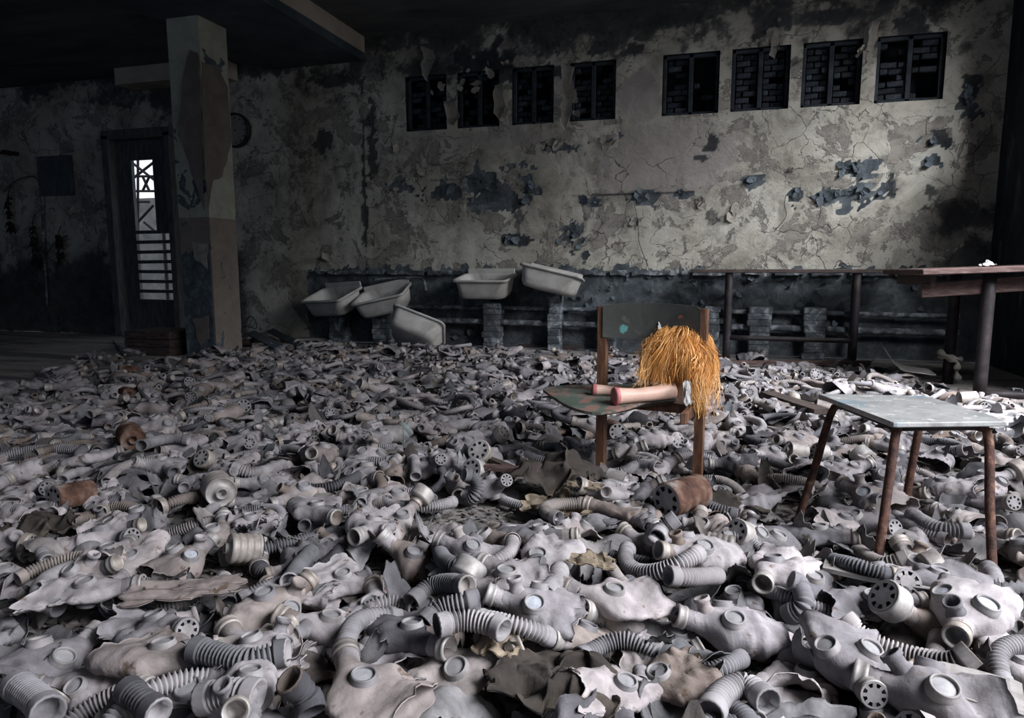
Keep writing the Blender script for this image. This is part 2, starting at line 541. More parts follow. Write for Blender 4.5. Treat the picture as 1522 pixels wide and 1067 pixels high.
def spline(pts, n):
    """Catmull-Rom through pts, n samples evenly by length"""
    P = [np.array(p, float) for p in pts]
    P = [2 * P[0] - P[1]] + P + [2 * P[-1] - P[-2]]
    out = []
    for i in range(1, len(P) - 2):
        for t in np.linspace(0, 1, 24, endpoint=False):
            a, b, c, d = P[i - 1], P[i], P[i + 1], P[i + 2]
            out.append(.5 * ((2 * b) + (-a + c) * t + (2 * a - 5 * b + 4 * c - d) * t * t + (-a + 3 * b - 3 * c + d) * t ** 3))
    out.append(P[-2])
    o = np.array(out)
    s = np.concatenate([[0], np.cumsum(np.linalg.norm(np.diff(o, axis=0), axis=1))])
    q = np.linspace(0, s[-1], n)
    return np.stack([np.interp(q, s, o[:, k]) for k in range(3)], 1), s[-1]


def fn(x, y, z=0.0):
    return mn.noise(Vector((x, y, z)))


# ================================================================== ROOM
YB, XR, XL, YF, CEIL = 7.6, 2.55, -13.5, -6.0, 3.6
XB0, XB1 = -5.35, -4.02      # beam

# floor
mb = MB()
nx, ny = 60, 50
xs, ys = np.linspace(XL, XR + .4, nx), np.linspace(YF, YB, ny)
gx, gy = np.meshgrid(xs, ys)
mb.add(np.stack([gx.ravel(), gy.ravel(), np.zeros(gx.size)], 1), grid_faces(ny, nx, False))
struct('floor', mb, 'floor', 'dusty bare concrete floor')

# ceiling and beam
mb = MB()
mb.box((XB1 + XR) / 2, (YB + YF) / 2, CEIL + .1, XR - XB1 + .8, YB - YF + .4, .2)
struct('ceiling', mb, 'ceil', 'soot-darkened plaster ceiling')
mb = MB()
mb.box((XB0 + XL) / 2, (YB + YF) / 2, 3.42 + .15, XB0 - XL, YB - YF + .4, .3)
struct('ceiling', mb, 'ceil', 'darker and lower ceiling over the door side of the hall')
mb = MB()
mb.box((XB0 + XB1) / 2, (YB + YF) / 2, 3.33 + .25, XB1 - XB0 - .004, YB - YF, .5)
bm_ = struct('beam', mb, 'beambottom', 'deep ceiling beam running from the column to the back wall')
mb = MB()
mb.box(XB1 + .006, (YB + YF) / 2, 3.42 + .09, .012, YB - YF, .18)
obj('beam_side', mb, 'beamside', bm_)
mb = MB()
mb.box(XB0 - 1.2, 7.42, 3.32, 1.6, .3, .2)
struct('trim', mb, 'beamside', 'pale boxed ledge under the ceiling above the door')

# other walls
mb = MB(); mb.box(XL - .1, (YB + YF) / 2, 1.8, .2, YB - YF + .4, 3.7)
struct('wall_left', mb, 'ceil', 'dark left wall')
mb = MB(); mb.box((XL + XR) / 2, YF - .1, 1.8, XR - XL + 1, .2, 3.7)
struct('wall_front', mb, 'ceil', 'wall behind the camera')

# ---- back wall as a fine grid with window and door openings, stains and painted corner shade
bw = []
for x0, x1 in ((603, 664), (680, 742), (761, 823), (847, 915), (984, 1068), (1086, 1172), (1190, 1278), (1299, 1401)):
    a, b = W(x0, 150, YB), W(x1, 150, YB)
    bw.append((a.x, b.x, 2.50, 3.11))
dA, dB = W(182, 340, YB), W(262, 340, YB)
DOOR = (dA.x, dB.x, 0.0, 2.60)
step = 0.028
X = np.arange(XL + 2.5, XR + .01, step)
Z = np.arange(0, CEIL + .03, step)
X[-1] = XR + .35
gx, gz = np.meshgrid(X, Z)
NX, NZ = len(X), len(Z)
# snap grid lines to openings
for (a, b, c, d) in bw + [DOOR]:
    for e in (a, b):
        X[np.argmin(abs(X - e))] = e
    for e in (c, d):
        if e > 0: Z[np.argmin(abs(Z - e))] = e
gx, gz = np.meshgrid(X, Z)
n1 = np.empty(gx.shape); n2 = np.empty(gx.shape)
for i in range(NZ):
    for j in range(NX):
        x, z = X[j], Z[i]
        n1[i, j] = mn.fractal(Vector((x * 1.5, z * 1.5, 3)), 0.9, 2.0, 4)
        n2[i, j] = mn.fractal(Vector((x * 7, z * 7, 9)), 0.6, 2.1, 4)
red = np.zeros(gx.shape); grn = np.zeros(gx.shape); blu = np.zeros(gx.shape)


def blob(arr, px, py, rx, ry, amp=1.0, soft=.35, rot=0.0, rough=.6):
    c = W(px, py, YB)
    e = W(px + rx, py, YB)
    g_ = W(px, py + ry, YB)
    ax, az = abs(e.x - c.x), abs(g_.z - c.z)
    dx, dz = gx - c.x, gz - c.z
    if rot:
        dx, dz = dx * math.cos(rot) + dz * math.sin(rot), -dx * math.sin(rot) + dz * math.cos(rot)
    d = np.sqrt((dx / ax) ** 2 + (dz / az) ** 2) + rough * n2 + rough * .6 * n1
    k = np.clip((1 + soft / 2 - d) / soft, 0, 1) * amp
    np.maximum(arr, k, out=arr)


# soot and burnt holes round the upper windows
for a in ((705, 92, 45, 22, 1), (640, 105, 30, 18, .8), (760, 112, 50, 10, .8), (850, 106, 60, 10, .8), (905, 68, 30, 12, .8),
          (1000, 25, 55, 12, .9), (1150, 32, 26, 14, .9), (1235, 25, 60, 10, .9), (1360, 35, 26, 18, .9), (1290, 60, 14, 26, .7), (1130, 45, 9, 30, .7),
          (940, 75, 25, 7, .8), (800, 75, 60, 8, .6), (560, 90, 22, 20, .5), (1445, 130, 16, 22, .9), (380, 100, 60, 12, .8), (500, 118, 40, 10, .8),
          (190, 100, 120, 16, .6), (180, 145, 40, 16, .6)):
    blob(red, *a[:5], soft=.3, rough=.8)
# crack lines and small dark stains
for a in ((552, 215, 6, 60, .7), (542, 300, 4, 120, .7), (1055, 215, 9, 11, .9), (1045, 238, 9, 7, .8), (1172, 255, 7, 9, .7),
          (484, 208, 13, 12, .7), (770, 330, 6, 28, .6), (685, 340, 5, 60, .4), (860, 355, 18, 14, .5), (765, 357, 22, 6, .8),
          (1395, 205, 16, 10, .8), (1385, 285, 8, 26, .7), (1330, 280, 8, 12, .7), (1060, 322, 14, 9, .6), (450, 220, 25, 30, .4), (380, 300, 40, 60, .35)):
    blob(red, *a[:5], soft=.3, rough=1.3)
blob(red, 950, 289, 105, 2.2, .8, .5, rough=.3)
blob(red, 1210, 262, 90, 1.6, .45, .5, rough=.3)
blob(red, 660, 268, 60, 2.2, .6, .5, rough=.5)
blob(red, 543, 300, 2.5, 190, .8, .6, rough=.8)
blob(red, 980, 97, 440, 1.2, .0)
# lower burnt strip behind the basins and pipes
low = np.clip((.62 - gz + n2 * .30 + n1 * .25) / .18, 0, 1) * np.clip((gx + 4.9) / .5, 0, 1)
np.maximum(red, low * .5, out=red)
leftlow = np.clip((1.25 - gz + n1 * .35) / .35, 0, 1) * np.clip((-5.6 - gx) / .3, 0, 1)
np.maximum(red, leftlow * .72, out=red)
np.maximum(red, np.clip((gx - 1.75 + n1 * .3) / .45, 0, 1) * np.clip((1.75 - gz + n1 * .5) / .5, 0, 1) * .8, out=red)  # shade in the lower right corner, painted through the soot channel
np.maximum(red, np.clip((gz - 2.95 + n1 * .55 + n2 * .25) / .6, 0, 1) * .85, out=red)
# blue paint band and patches
band = np.clip((.93 - gz + n2 * .10 + n1 * .05) / .04, 0, 1) * np.clip((gx + 5.0) / .2, 0, 1)
np.maximum(grn, band * .95, out=grn)
for a in ((715, 272, 34, 20), (660, 283, 30, 13), (787, 280, 17, 22), (735, 300, 26, 14), (960, 295, 20, 10), (1022, 288, 18, 5), (1118, 270, 14, 10),
          (1272, 255, 34, 16), (1180, 290, 14, 12), (1240, 292, 30, 13), (1285, 285, 26, 14), (850, 352, 14, 18), (765, 355, 20, 6), (880, 300, 10, 5),
          (600, 278, 20, 5), (1440, 160, 14, 12), (1385, 238, 12, 8), (1390, 210, 22, 6), (825, 218, 30, 8), (760, 300, 16, 12), (905, 210, 12, 10)):
    blob(grn, *a[:4], soft=.08, rough=1.25)
# wide greenish mottled areas on the left
blob(grn, 590, 260, 40, 60, .35, .8, rough=1.4)
blob(grn, 500, 280, 30, 60, .35, .8, rough=1.4)
blob(blu, 985, 240, 105, 55, .85, .25, rough=.3)
blob(blu, 950, 145, 32, 40, .9, .15, rough=.15)
blob(blu, 760, 205, 130, 16, .6, .4)
disp = n1 * .010 + n2 * .005 - grn * .007 - np.clip(red - .6, 0, 1) * .01
verts = np.stack([gx.ravel(), (YB + np.clip(-disp, -.02, .02)).ravel(), gz.ravel()], 1)
faces = []
for i in range(NZ - 1):
    zc = (Z[i] + Z[i + 1]) / 2
    rowb = [(a, b) for (a, b, c, d) in bw + [DOOR] if c < zc < d]
    for j in range(NX - 1):
        xc = (X[j] + X[j + 1]) / 2
        if any(a < xc < b for a, b in rowb):
            continue
        faces.append([i * NX + j, i * NX + j + 1, (i + 1) * NX + j + 1, (i + 1) * NX + j])
me = bpy.data.meshes.new('wall_back')
me.from_pydata(verts.tolist(), [], faces)
me.materials.append(MAT['wall'])
ca = me.color_attributes.new('stain_shade', 'FLOAT_COLOR', 'POINT')
ca.data.foreach_set('color', np.stack([red.ravel(), grn.ravel(), blu.ravel(), np.ones(red.size)], 1).ravel().astype(np.float32))
me.polygons.foreach_set('use_smooth', [True] * len(me.polygons))
wall = tag(link('wall_back', me), 'stained cream plaster wall with peeling paint', None, None, 'structure')
mb = MB(); mb.box(XL + 1.3, YB + .05, 1.8, 2.6, .1, 3.6)
struct('wall_back', mb, 'wall', 'far left end of the stained plaster wall')

# reveals behind the openings and charred brick fill
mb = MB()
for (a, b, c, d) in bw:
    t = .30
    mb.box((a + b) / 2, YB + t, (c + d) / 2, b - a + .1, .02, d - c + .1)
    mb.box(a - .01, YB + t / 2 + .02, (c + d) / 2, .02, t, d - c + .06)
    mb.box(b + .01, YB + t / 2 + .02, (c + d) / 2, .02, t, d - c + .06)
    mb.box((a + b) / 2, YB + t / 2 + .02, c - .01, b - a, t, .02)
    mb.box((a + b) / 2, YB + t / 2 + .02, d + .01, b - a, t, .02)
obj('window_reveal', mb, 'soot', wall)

for w_i, (a, b, c, d) in enumerate(bw):
    m_ = MB()
    cx_, w_, h_ = (a + b) / 2, b - a, d - c
    fy = YB + .07
    for x in (a + .02, b - .02, cx_):
        m_.box(x, fy, (c + d) / 2, .034 if x != cx_ else .045, .05, h_, bev=.004)
    for z in (c + .017, d - .017):
        m_.box(cx_, fy, z, w_, .05, .034, bev=.004)
    win = struct('window_%d' % (w_i + 1), m_, 'charframe', 'charred high window filled with blackened bricks')
    holes = {1: .75, 0: .4, 2: .4, 3: .25, 4: .35, 5: .1, 6: .12, 7: .3}[w_i]
    for half in (0, 1):
        x0 = a + .04 if half == 0 else cx_ + .025
        x1 = cx_ - .025 if half == 0 else b - .04
        rows = 9
        rh = (h_ - .07) / rows
        for r_ in range(rows):
            z = c + .035 + rh * (r_ + .5)
            split = .5 + (.22 if r_ % 2 else -.22) * rng.uniform(.6, 1)
            xm = x0 + (x1 - x0) * split
            for p0, p1 in ((x0, xm), (xm, x1)):
                miss = holes + (.45 if (w_i == 7 and r_ < 4 and half == 1) or (w_i == 4 and half == 1) else 0)
                if rng.random() < miss: continue
                q = MB()
                q.box(0, 0, 0, (p1 - p0) - .008, .07, rh - .007, bev=.007)
                pos = ((p0 + p1) / 2, YB + .12 + rng.uniform(-.014, .02), z)
                obj('brick', q, 'brick', win, pos, (rng.uniform(-.06, .06), rng.uniform(-.04, .04), rng.uniform(-.08, .08)))

# right wall with thick piers between windows
mb = MB()
TH = .42
edges = [YF] + [e for w_ in WINS for e in w_[:2]] + [YB + .2]
for i in range(0, len(edges), 2):
    y0, y1 = edges[i], edges[i + 1]
    mb.box(XR + TH / 2, (y0 + y1) / 2, 1.8, TH, y1 - y0, 3.64)
for (y0, y1, z0, z1) in WINS:
    mb.box(XR + TH / 2, (y0 + y1) / 2, z0 / 2, TH, y1 - y0, z0)
    mb.box(XR + TH / 2, (y0 + y1) / 2, (z1 + 3.64) / 2, TH, y1 - y0, 3.64 - z1)
struct('wall_right', mb, 'shaded_wall', 'right wall with peeling blue grey paint and painted-in shade around tall windows')
for w_i, (y0, y1, z0, z1) in enumerate(WINS):
    m_ = MB()
    for y in np.linspace(y0 + .03, y1 - .03, 4):
        m_.box(XR + .3, y, (z0 + z1) / 2, .05, .05, z1 - z0, bev=.005)
    for z in (z0 + .03, z1 - .03, (z0 + z1) / 2 + .25):
        m_.box(XR + .3, (y0 + y1) / 2, z, .05, y1 - y0, .05, bev=.005)
    struct('window_%d' % (9 + w_i), m_, 'charframe', 'tall bare timber window frame in the right wall')

# ---- column
cx_, cy_ = -5.03, 6.03
mb = MB()
cw, cd = .37, .40
nz_ = 60
vs, fs = [], []
ring = []
for s in range(4):
    c0 = [(-cw / 2, -cd / 2), (cw / 2, -cd / 2), (cw / 2, cd / 2), (-cw / 2, cd / 2)]
    p, q = c0[s], c0[(s + 1) % 4]
    for t in np.linspace(0, 1, 12, endpoint=False):
        ring.append((p[0] + (q[0] - p[0]) * t, p[1] + (q[1] - p[1]) * t))
for z in np.linspace(0, 3.35, nz_):
    for (x, y) in ring:
        k = .006 * fn(x * 6 + 3, y * 6, z * 4)
        vs.append((x * (1 + k * 3), y * (1 + k * 2), z))
mb.add(np.array(vs), grid_faces(nz_, len(ring)))


def column_mat():
    m, nt, b = ntree('two_tone_column_paint')
    v = coords(nt)
    sp = nt.nodes.new('ShaderNodeSeparateXYZ')
    nt.links.new(v, sp.inputs[0])
    nn_ = noise_tex(nt, v, 5, 6, .65, .5)
    brown = ramp(nt, nn_, [(0.3, (.16, .135, .115)), (0.7, (.25, .215, .185))])
    cream = ramp(nt, nn_, [(0.3, (.27, .27, .215)), (0.7, (.41, .415, .34))])
    blue = ramp(nt, noise_tex(nt, v, 9, 6, .7, .4), [(0.35, (.03, .042, .05)), (0.55, (.075, .095, .11)), (0.72, (.19, .23, .26))])
    up = ramp(nt, sp.outputs['Z'], [(0.0, 0.0), (1.0, 0.0)])
    mr = nd(nt, 'ShaderNodeMath', operation='GREATER_THAN')
    nt.links.new(sp.outputs['Z'], mr.inputs[0])
    mr.inputs[1].default_value = 1.42
    c = mix(nt, mr.outputs[0], brown, cream)
    # patchy old blue paint, thicker towards the foot
    side_ = nd(nt, 'ShaderNodeMath', operation='GREATER_THAN')
    nt.links.new(sp.outputs['X'], side_.inputs[0])
    side_.inputs[1].default_value = .165
    a = nd(nt, 'ShaderNodeMath', operation='MULTIPLY_ADD')      # height where the blue starts: .9 front, .2 side
    nt.links.new(side_.outputs[0], a.inputs[0])
    a.inputs[1].default_value = .95
    nt.links.new(sp.outputs['Z'], a.inputs[2])
    a2 = nd(nt, 'ShaderNodeMath', operation='MULTIPLY_ADD')
    nt.links.new(noise_tex(nt, v, 2.4, 8, .62, .4), a2.inputs[0])
    a2.inputs[1].default_value = -2.2
    nt.links.new(a.outputs[0], a2.inputs[2])
    f = ramp(nt, a2.outputs[0], [(0.0, 1.0), (0.01, 0.0)])
    g = ramp(nt, noise_tex(nt, v, 3.0, 8, .6, .4), [(0.60, 0.0), (0.61, 1.0)])
    f = mix(nt, 1.0, f, g, 'LIGHTEN')
    c = mix(nt, f, c, blue)
    nt.links.new(c, b.inputs['Base Color'])
    b.inputs['Roughness'].default_value = .85
    bump(nt, b, noise_tex(nt, v, 7, 7, .7), .6, .02)
    return m


MAT['column'] = column_mat()
colm = struct('column', mb, 'column', 'square column with two-tone peeling paint', smooth=False)
colm.location = (cx_, cy_, 0)


def sheet(mb, outline, thick, curl=lambda x, z: 0.0, key=None, nsub=10):
    """thin bent sheet in the local XZ plane (facing -Y) from a polygon outline, with offset y = curl(x, z)"""
    o = np.array(outline, float)
    c = o.mean(axis=0)
    n = len(o)
    rings = []
    for k in range(nsub + 1):
        rings.append(c + (o - c) * (k / nsub if k else .02))
    pts = np.concatenate(rings)
    y = np.array([curl(p[0], p[1]) for p in pts])
    fr = np.stack([pts[:, 0], y, pts[:, 1]], 1)
    bk = fr + [0, thick, 0]
    f = grid_faces(nsub + 1, n)
    f.append(list(range(n)))
    m = len(pts)
    f2 = [[i + m for i in q[::-1]] for q in f]
    f3 = []
    for j in range(n):
        k = (j + 1) % n
        a0, b0 = nsub * n + j, nsub * n + k
        f3.append([a0, a0 + m, b0 + m, b0])
    return mb.add(np.concatenate([fr, bk]), f + f2 + f3, key)


def ragged(poly, n=48, amp=.02, seed=0):
    """densify a polygon and roughen its outline"""
    p = [np.array(q, float) for q in poly]
    out = []
    L = sum(np.linalg.norm(p[(i + 1) % len(p)] - p[i]) for i in range(len(p)))
    for i in range(len(p)):
        a, b = p[i], p[(i + 1) % len(p)]
        m = max(1, int(round(n * np.linalg.norm(b - a) / L)))
        for t in range(m):
            q = a + (b - a) * t / m
            out.append(q + amp * np.array([fn(q[0] * 9, q[1] * 9, seed), fn(q[0] * 9 + 7, q[1] * 9, seed + 3)]))
    return out


# big loose sheets of brown paint hanging on the column's two visible faces
def col_face_pt(px, py, face):
    d = ray(px, py)
    if face == 'front':
        t = (cy_ - cd / 2) / d.y
        p = Vector((0, 0, CAM_H)) + d * t
        return (p.x - cx_, p.z)
    t = (cx_ + cw / 2) / d.x
    p = Vector((0, 0, CAM_H)) + d * t
    return (p.y - cy_, p.z)


fp = [col_face_pt(x, y, 'front') for x, y in ((283, 75), (297, 78), (299, 150), (303, 240), (306, 312), (296, 285), (284, 250), (268, 190), (272, 120))]
mb = MB(); sheet(mb, ragged(fp, 50, .02, 1), .006, lambda x, z: -.02 - .05 * max(0, -x / .18) ** 2)
obj('paint_sheet', mb, 'brownpaint', colm, (0, -cd / 2, 0))['label'] = 'loose brown paint sheet on the shaded face'
fp = [col_face_pt(x, y, 'side') for x, y in ((300, 92), (322, 98), (334, 130), (340, 205), (330, 262), (316, 268), (309, 312), (303, 240), (300, 150))]
mb = MB(); sheet(mb, ragged(fp, 50, .02, 2), .006, lambda x, z: -.01 - .05 * max(0, (x + .05) / .25) ** 2)
obj('paint_sheet', mb, 'brownpaint', colm, (cw / 2, 0, 0), (0, 0, R(90)))['label'] = 'loose brown paint sheet on the brighter face'
for i, pts in enumerate((((285, 360), (310, 362), (308, 398), (292, 388)), ((288, 475), (310, 470), (312, 505), (298, 512)))):
    fp = [col_face_pt(x, y, 'front') for x, y in pts]
    mb = MB(); sheet(mb, ragged(fp, 30, .03, 5 + i), .005, lambda x, z: -.012)
    obj('paint_sheet', mb, 'brownpaint' if i else 'creamflake', colm, (0, -cd / 2, 0))

# ---- curled flakes of paint on the back wall
flake_meshes = {'blueflake': [], 'creamflake': []}
for key in flake_meshes:
    for s in range(7):
        rg = random.Random(50 + s)
        poly = []
        n = 9
        for k in range(n):
            a = 2 * math.pi * k / n
            r = .5 * rg.uniform(.55, 1.1)
            poly.append((r * math.cos(a), r * math.sin(a) * rg.uniform(.6, 1)))
        mb = MB()
        cu = rg.uniform(.5, 1.1)
        ang = rg.uniform(0, 3)
        sheet(mb, ragged(poly, 22, .10, s), .03,
              lambda x, z, cu=cu, ang=ang: -.05 - cu * (x * math.cos(ang) + z * math.sin(ang) + .3) ** 2 * (1 if (x * math.cos(ang) + z * math.sin(ang)) > -.3 else 0), nsub=4)
        flake_meshes[key].append(mb.mesh('paint_flake', key, True))


def flake(px, py, wpx, hpx, key, rg, hang=False):
    p = W(px, py, YB)
    s = abs(W(px + wpx, py, YB).x - p.x)
    s2 = abs(W(px, py + hpx, YB).z - p.z)
    o = link('paint_flake', rg.choice(flake_meshes[key]), wall, (p.x, YB - .012, p.z), (rg.uniform(-.3, .3), rg.uniform(-3, 3), rg.uniform(-.3, .3)))
    k = (s + s2) / 2
    o.scale = (k * rg.uniform(.8, 1.2), k * rg.uniform(.5, .9), k * rg.uniform(.7, 1.2))
    return o


rg = random.Random(3)
clusters = [(1275, 250, 30, 9, 9, 'blueflake'), (1235, 290, 36, 8, 9, 'blueflake'), (1285, 285, 22, 9, 8, 'blueflake'), (1182, 290, 9, 8, 3, 'blueflake'),
            (1115, 270, 14, 7, 4, 'blueflake'), (960, 294, 18, 7, 5, 'blueflake'), (1020, 288, 16, 3, 3, 'blueflake'), (1385, 212, 20, 9, 5, 'blueflake'),
            (1440, 145, 12, 22, 8, 'blueflake'), (1383, 238, 8, 5, 2, 'blueflake'), (690, 278, 50, 12, 8, 'blueflake'), (785, 280, 18, 18, 5, 'blueflake'),
            (850, 352, 20, 20, 8, 'blueflake'), (765, 355, 20, 5, 4, 'blueflake'), (880, 298, 12, 5, 2, 'blueflake'), (820, 216, 50, 8, 8, 'creamflake'),
            (690, 120, 55, 24, 12, 'creamflake'), (800, 90, 80, 12, 10, 'creamflake'), (1150, 50, 25, 28, 6, 'creamflake'), (1085, 316, 14, 9, 3, 'creamflake'),
            (1040, 300, 14, 8, 3, 'creamflake'), (945, 330, 8, 16, 3, 'creamflake'), (860, 160, 10, 28, 4, 'creamflake'), (1280, 75, 10, 14, 3, 'creamflake'),
            (1120, 412, 220, 7, 16, 'blueflake'), (880, 440, 35, 22, 9, 'blueflake'), (1060, 450, 200, 35, 22, 'blueflake'), (690, 470, 150, 25, 12, 'blueflake'),
            (620, 235, 50, 60, 8, 'creamflake'), (450, 300, 80, 110, 8, 'creamflake'), (905, 210, 14, 10, 3, 'creamflake'), (1270, 430, 120, 30, 6, 'blueflake')]
for (px, py, sx_, sy_, n, key) in clusters:
    for k in range(n):
        s = rg.uniform(6, 19)
        x, y = px + rg.gauss(0, .6) * sx_, py + rg.gauss(0, .6) * sy_
        flake(x, y, s, s, key, rg)
# hanging strips of plaster between the first windows
for (px, py, w_, h_, rz) in ((845, 150, 9, 50, .2), (676, 170, 10, 20, -.3), (640, 100, 9, 26, .3), (745, 155, 8, 26, 0), (1295, 62, 7, 26, .2), (1150, 70, 6, 24, .2)):
    p = W(px, py, YB); a = W(px + w_, py, YB).x - p.x; b = abs(W(px, py + h_, YB).z - p.z)
    mb = MB()
    sheet(mb, ragged([(-a, b), (a, b * .9), (a * .8, -b * .3), (a * .2, -b), (-a * .9, -b * .6)], 40, .03, px), .008, lambda x, z, b=b: -.03 - .09 * abs(math.sin(z / b * 2 + px)) - 2.5 * (x + .03) ** 2)
    obj('plaster_strip', mb, 'creamflake', wall, (p.x, YB, p.z), (0, rz * .3, 0), True)
# thin wires dangling down the wall
for pts in (((1168, 290), (1166, 305), (1168, 322), (1150, 345)), ((942, 300), (948, 330), (950, 360), (963, 396)), ((1042, 290), (1044, 300), (1038, 308))):
    mb = MB(); P_, _ = spline([W(x, y, YB - .03) for x, y in pts], 24)
    tube(mb, P_, .0035, 5)
    obj('wire', mb, 'twig', wall)

# ---- door on the left: frame, leaf and slats, daylight outside
dx0, dx1, dz1 = DOOR[0], DOOR[1], DOOR[3]
mb = MB()
mb.box(dx0 - .06, YB - .02, 1.33, .12, .24, 2.66, bev=.01)
mb.box(dx1 + .05, YB - .02, 1.33, .10, .24, 2.66, bev=.01)
mb.box((dx0 + dx1) / 2, YB - .02, dz1 + .06, dx1 - dx0 + .24, .24, .12, bev=.01)
door = struct('door_1', mb, 'doorpaint', 'grey timber door frame with a slatted door leaf')


def dpt(px, py):
    p = W(px, py, YB)
    return p.x, p.z


oxa, ozt = dpt(194, 238)
oxb, _ = dpt(228, 300)
sxb, _ = dpt(258, 400)
_, szm = dpt(215, 345)
_, szb = dpt(215, 447)
mb = MB()
yy = YB + .03
mb.box((dx0 + oxa) / 2, yy, 1.3, oxa - dx0, .05, 2.6)
mb.box((oxa + dx1) / 2, yy, (ozt + dz1) / 2, dx1 - oxa, .05, dz1 - ozt)
mb.box((oxb + .02 + dx1) / 2, yy, (szm + ozt) / 2, dx1 - oxb - .02, .05, ozt - szm)
mb.box((sxb + dx1) / 2, yy, (szb + szm) / 2, dx1 - sxb, .05, szm - szb)
mb.box((oxa + dx1) / 2, yy, szb / 2, dx1 - oxa, .05, szb)
leaf = obj('door_leaf', mb, 'doorpaint', door)
for k in range(8):
    z = szm + (szb - szm) * (k / 7.0) ** 1.0
    mb = MB(); mb.box(0, 0, 0, sxb - oxa + .02, .03, .045, bev=.004)
    obj('slat', mb, 'doorpaint', door, ((oxa + sxb) / 2, yy - .035, z), (0, rng.uniform(-.01, .01), 0))
# step in front of the door
a = G(186, 527); b = G(272, 527)
mb = MB()
for k in range(3):
    mb.box((a.x + b.x) / 2, a.y + .25, .045 + k * .085, b.x - a.x + rng.uniform(-.02, .02), .5, .08, bev=.006)
st = obj('wooden_step', mb, 'darkwood')
tag(st, 'low dark wooden step beneath the slatted door', 'step')
# outside: pale building wall and steel lattice seen through the door
px_, pz_ = dpt(210, 300)
yo = YB + 4.0
k_ = yo / YB
mb = MB(); mb.box(px_ * k_ + .5, yo + .6, 1.2, 5.2, .3, 2.4)
wl = obj('outbuilding', mb, 'brick_out'); tag(wl, 'pale outbuilding seen through the slatted door', 'building')
mb = MB()
lat = []
for (x0, y0, x1, y1) in ((194, 262, 230, 262), (194, 240, 230, 268), (230, 240, 194, 268), (205, 238, 205, 345), (194, 284, 232, 284), (212, 262, 222, 284), (222, 262, 212, 284),
                         (194, 300, 222, 300), (205, 330, 228, 305), (214, 330, 232, 345)):
    p, q = W(x0, y0, YB + 2.2), W(x1, y1, YB + 2.2)
    tube(mb, [p, (p + q) / 2, q], .022, 6)
for x in (190, 236):
    p = W(x, 235, YB + 2.2); tube(mb, [(p.x, p.y, 0), (p.x, p.y, 1.4), (p.x, p.y, p.z + .3)], .03, 6)
lt = obj('steel_lattice', mb, 'darkmetal'); tag(lt, 'dark steel lattice standing outside the door', 'lattice')
mb = MB(); mb.box(-12, YB + 14, -.06, 60, 28, .1)
tag(obj('outside_ground', mb, 'floor'), 'ground outside the door', None, None, 'structure')

# ---- clock
c = W(354, 195, YB)
rr = abs(W(354, 220, YB).z - c.z)
t = thing('wall_clock', 'round wall clock without hands beside the column', 'clock', (c.x, YB - .01, c.z))
mb = MB(); lathe(mb, [(rr, 0), (rr * 1.04, .03), (rr * 1.02, .075), (rr * .93, .08), (rr * .90, .045)], 40, (0, 0, 0), (0, -1, 0))
obj('rim', mb, 'darkmetal', t, smooth=True)
mb = MB(); lathe(mb, [(rr * .91, .0), (rr * .91, .045), (.001, .047)], 40, (0, 0, 0), (0, -1, 0))
obj('clock_face', mb, 'clockface', t)
for k in range(12):
    a = k * math.pi / 6
    mb = MB(); mb.box(math.sin(a) * rr * .72, -.049, math.cos(a) * rr * .72, .010, .004, .026, (0, a, 0))
    obj('hour_mark', mb, 'soot', t)
mb = MB(); lathe(mb, [(.008, .045), (.008, .06), (.001, .06)], 10, (0, 0, 0), (0, -1, 0)); obj('hand_pin', mb, 'soot', t)

# ---- things on the left wall
a, b = W(60, 235, YB), W(112, 289, YB)
t = thing('blue_panel', 'dull blue square panel fixed to the left of the door', 'panel', ((a.x + b.x) / 2, YB - .03, (a.z + b.z) / 2))
mb = MB(); mb.box(0, 0, 0, b.x - a.x, .03, a.z - b.z, bev=.004); obj('board', mb, 'bluepanel', t)
mb = MB()
for sx2 in (-1, 1): mb.box(sx2 * (b.x - a.x) / 2, -.005, 0, .02, .045, a.z - b.z)
for sz2 in (-1, 1): mb.box(0, -.005, sz2 * (a.z - b.z) / 2, b.x - a.x + .02, .045, .02)
obj('frame', mb, 'doorpaint', t)
mb = MB(); P_ = [W(x, y, YB - .04) for x, y in ((63, 290), (64, 340), (67, 400), (70, 455))]
tube(mb, spline(P_, 20)[0], .018, 8)
tag(obj('vertical_pipe', mb, 'pipe'), 'thin vertical pipe on the wall left of the door', 'pipe')
mb = MB(); p = W(26, 229, YB); mb.box(p.x, YB - .10, p.z, .06, .22, .05); mb.box(p.x - .1, YB - .18, p.z - .01, .16, .04, .03)
tag(obj('wall_bracket', mb, 'darkmetal'), 'small dark bracket high on the left wall', 'bracket')


def dead_plant(px, py, h, seed, label):
    rg = random.Random(seed)
    p = W(px, py, YB - .08)
    t = thing('dried_plant', label, 'plant', p, group=None)
    mb = MB()
    tube(mb, spline([(0, .06, h * .75), (.01, 0, h * .5), (0, 0, 0)], 8)[0], .006, 5)
    obj('stem', mb, 'twig', t)
    mb = MB()
    for k in range(46):
        z = rg.uniform(-h * .5, h * .45); a = rg.uniform(0, 6.28); l = rg.uniform(.03, .10)
        q = np.array([0, 0, z]); e = q + [math.cos(a) * l, math.sin(a) * l * .5, rg.uniform(-.10, .01)]
        m = (q + e) / 2 + [0, 0, .02]
        tube(mb, [q, m, e], [.004, .018, .003], 5)
    o = obj('leaves', mb, 'twig', t); o['kind'] = 'stuff'
    return t


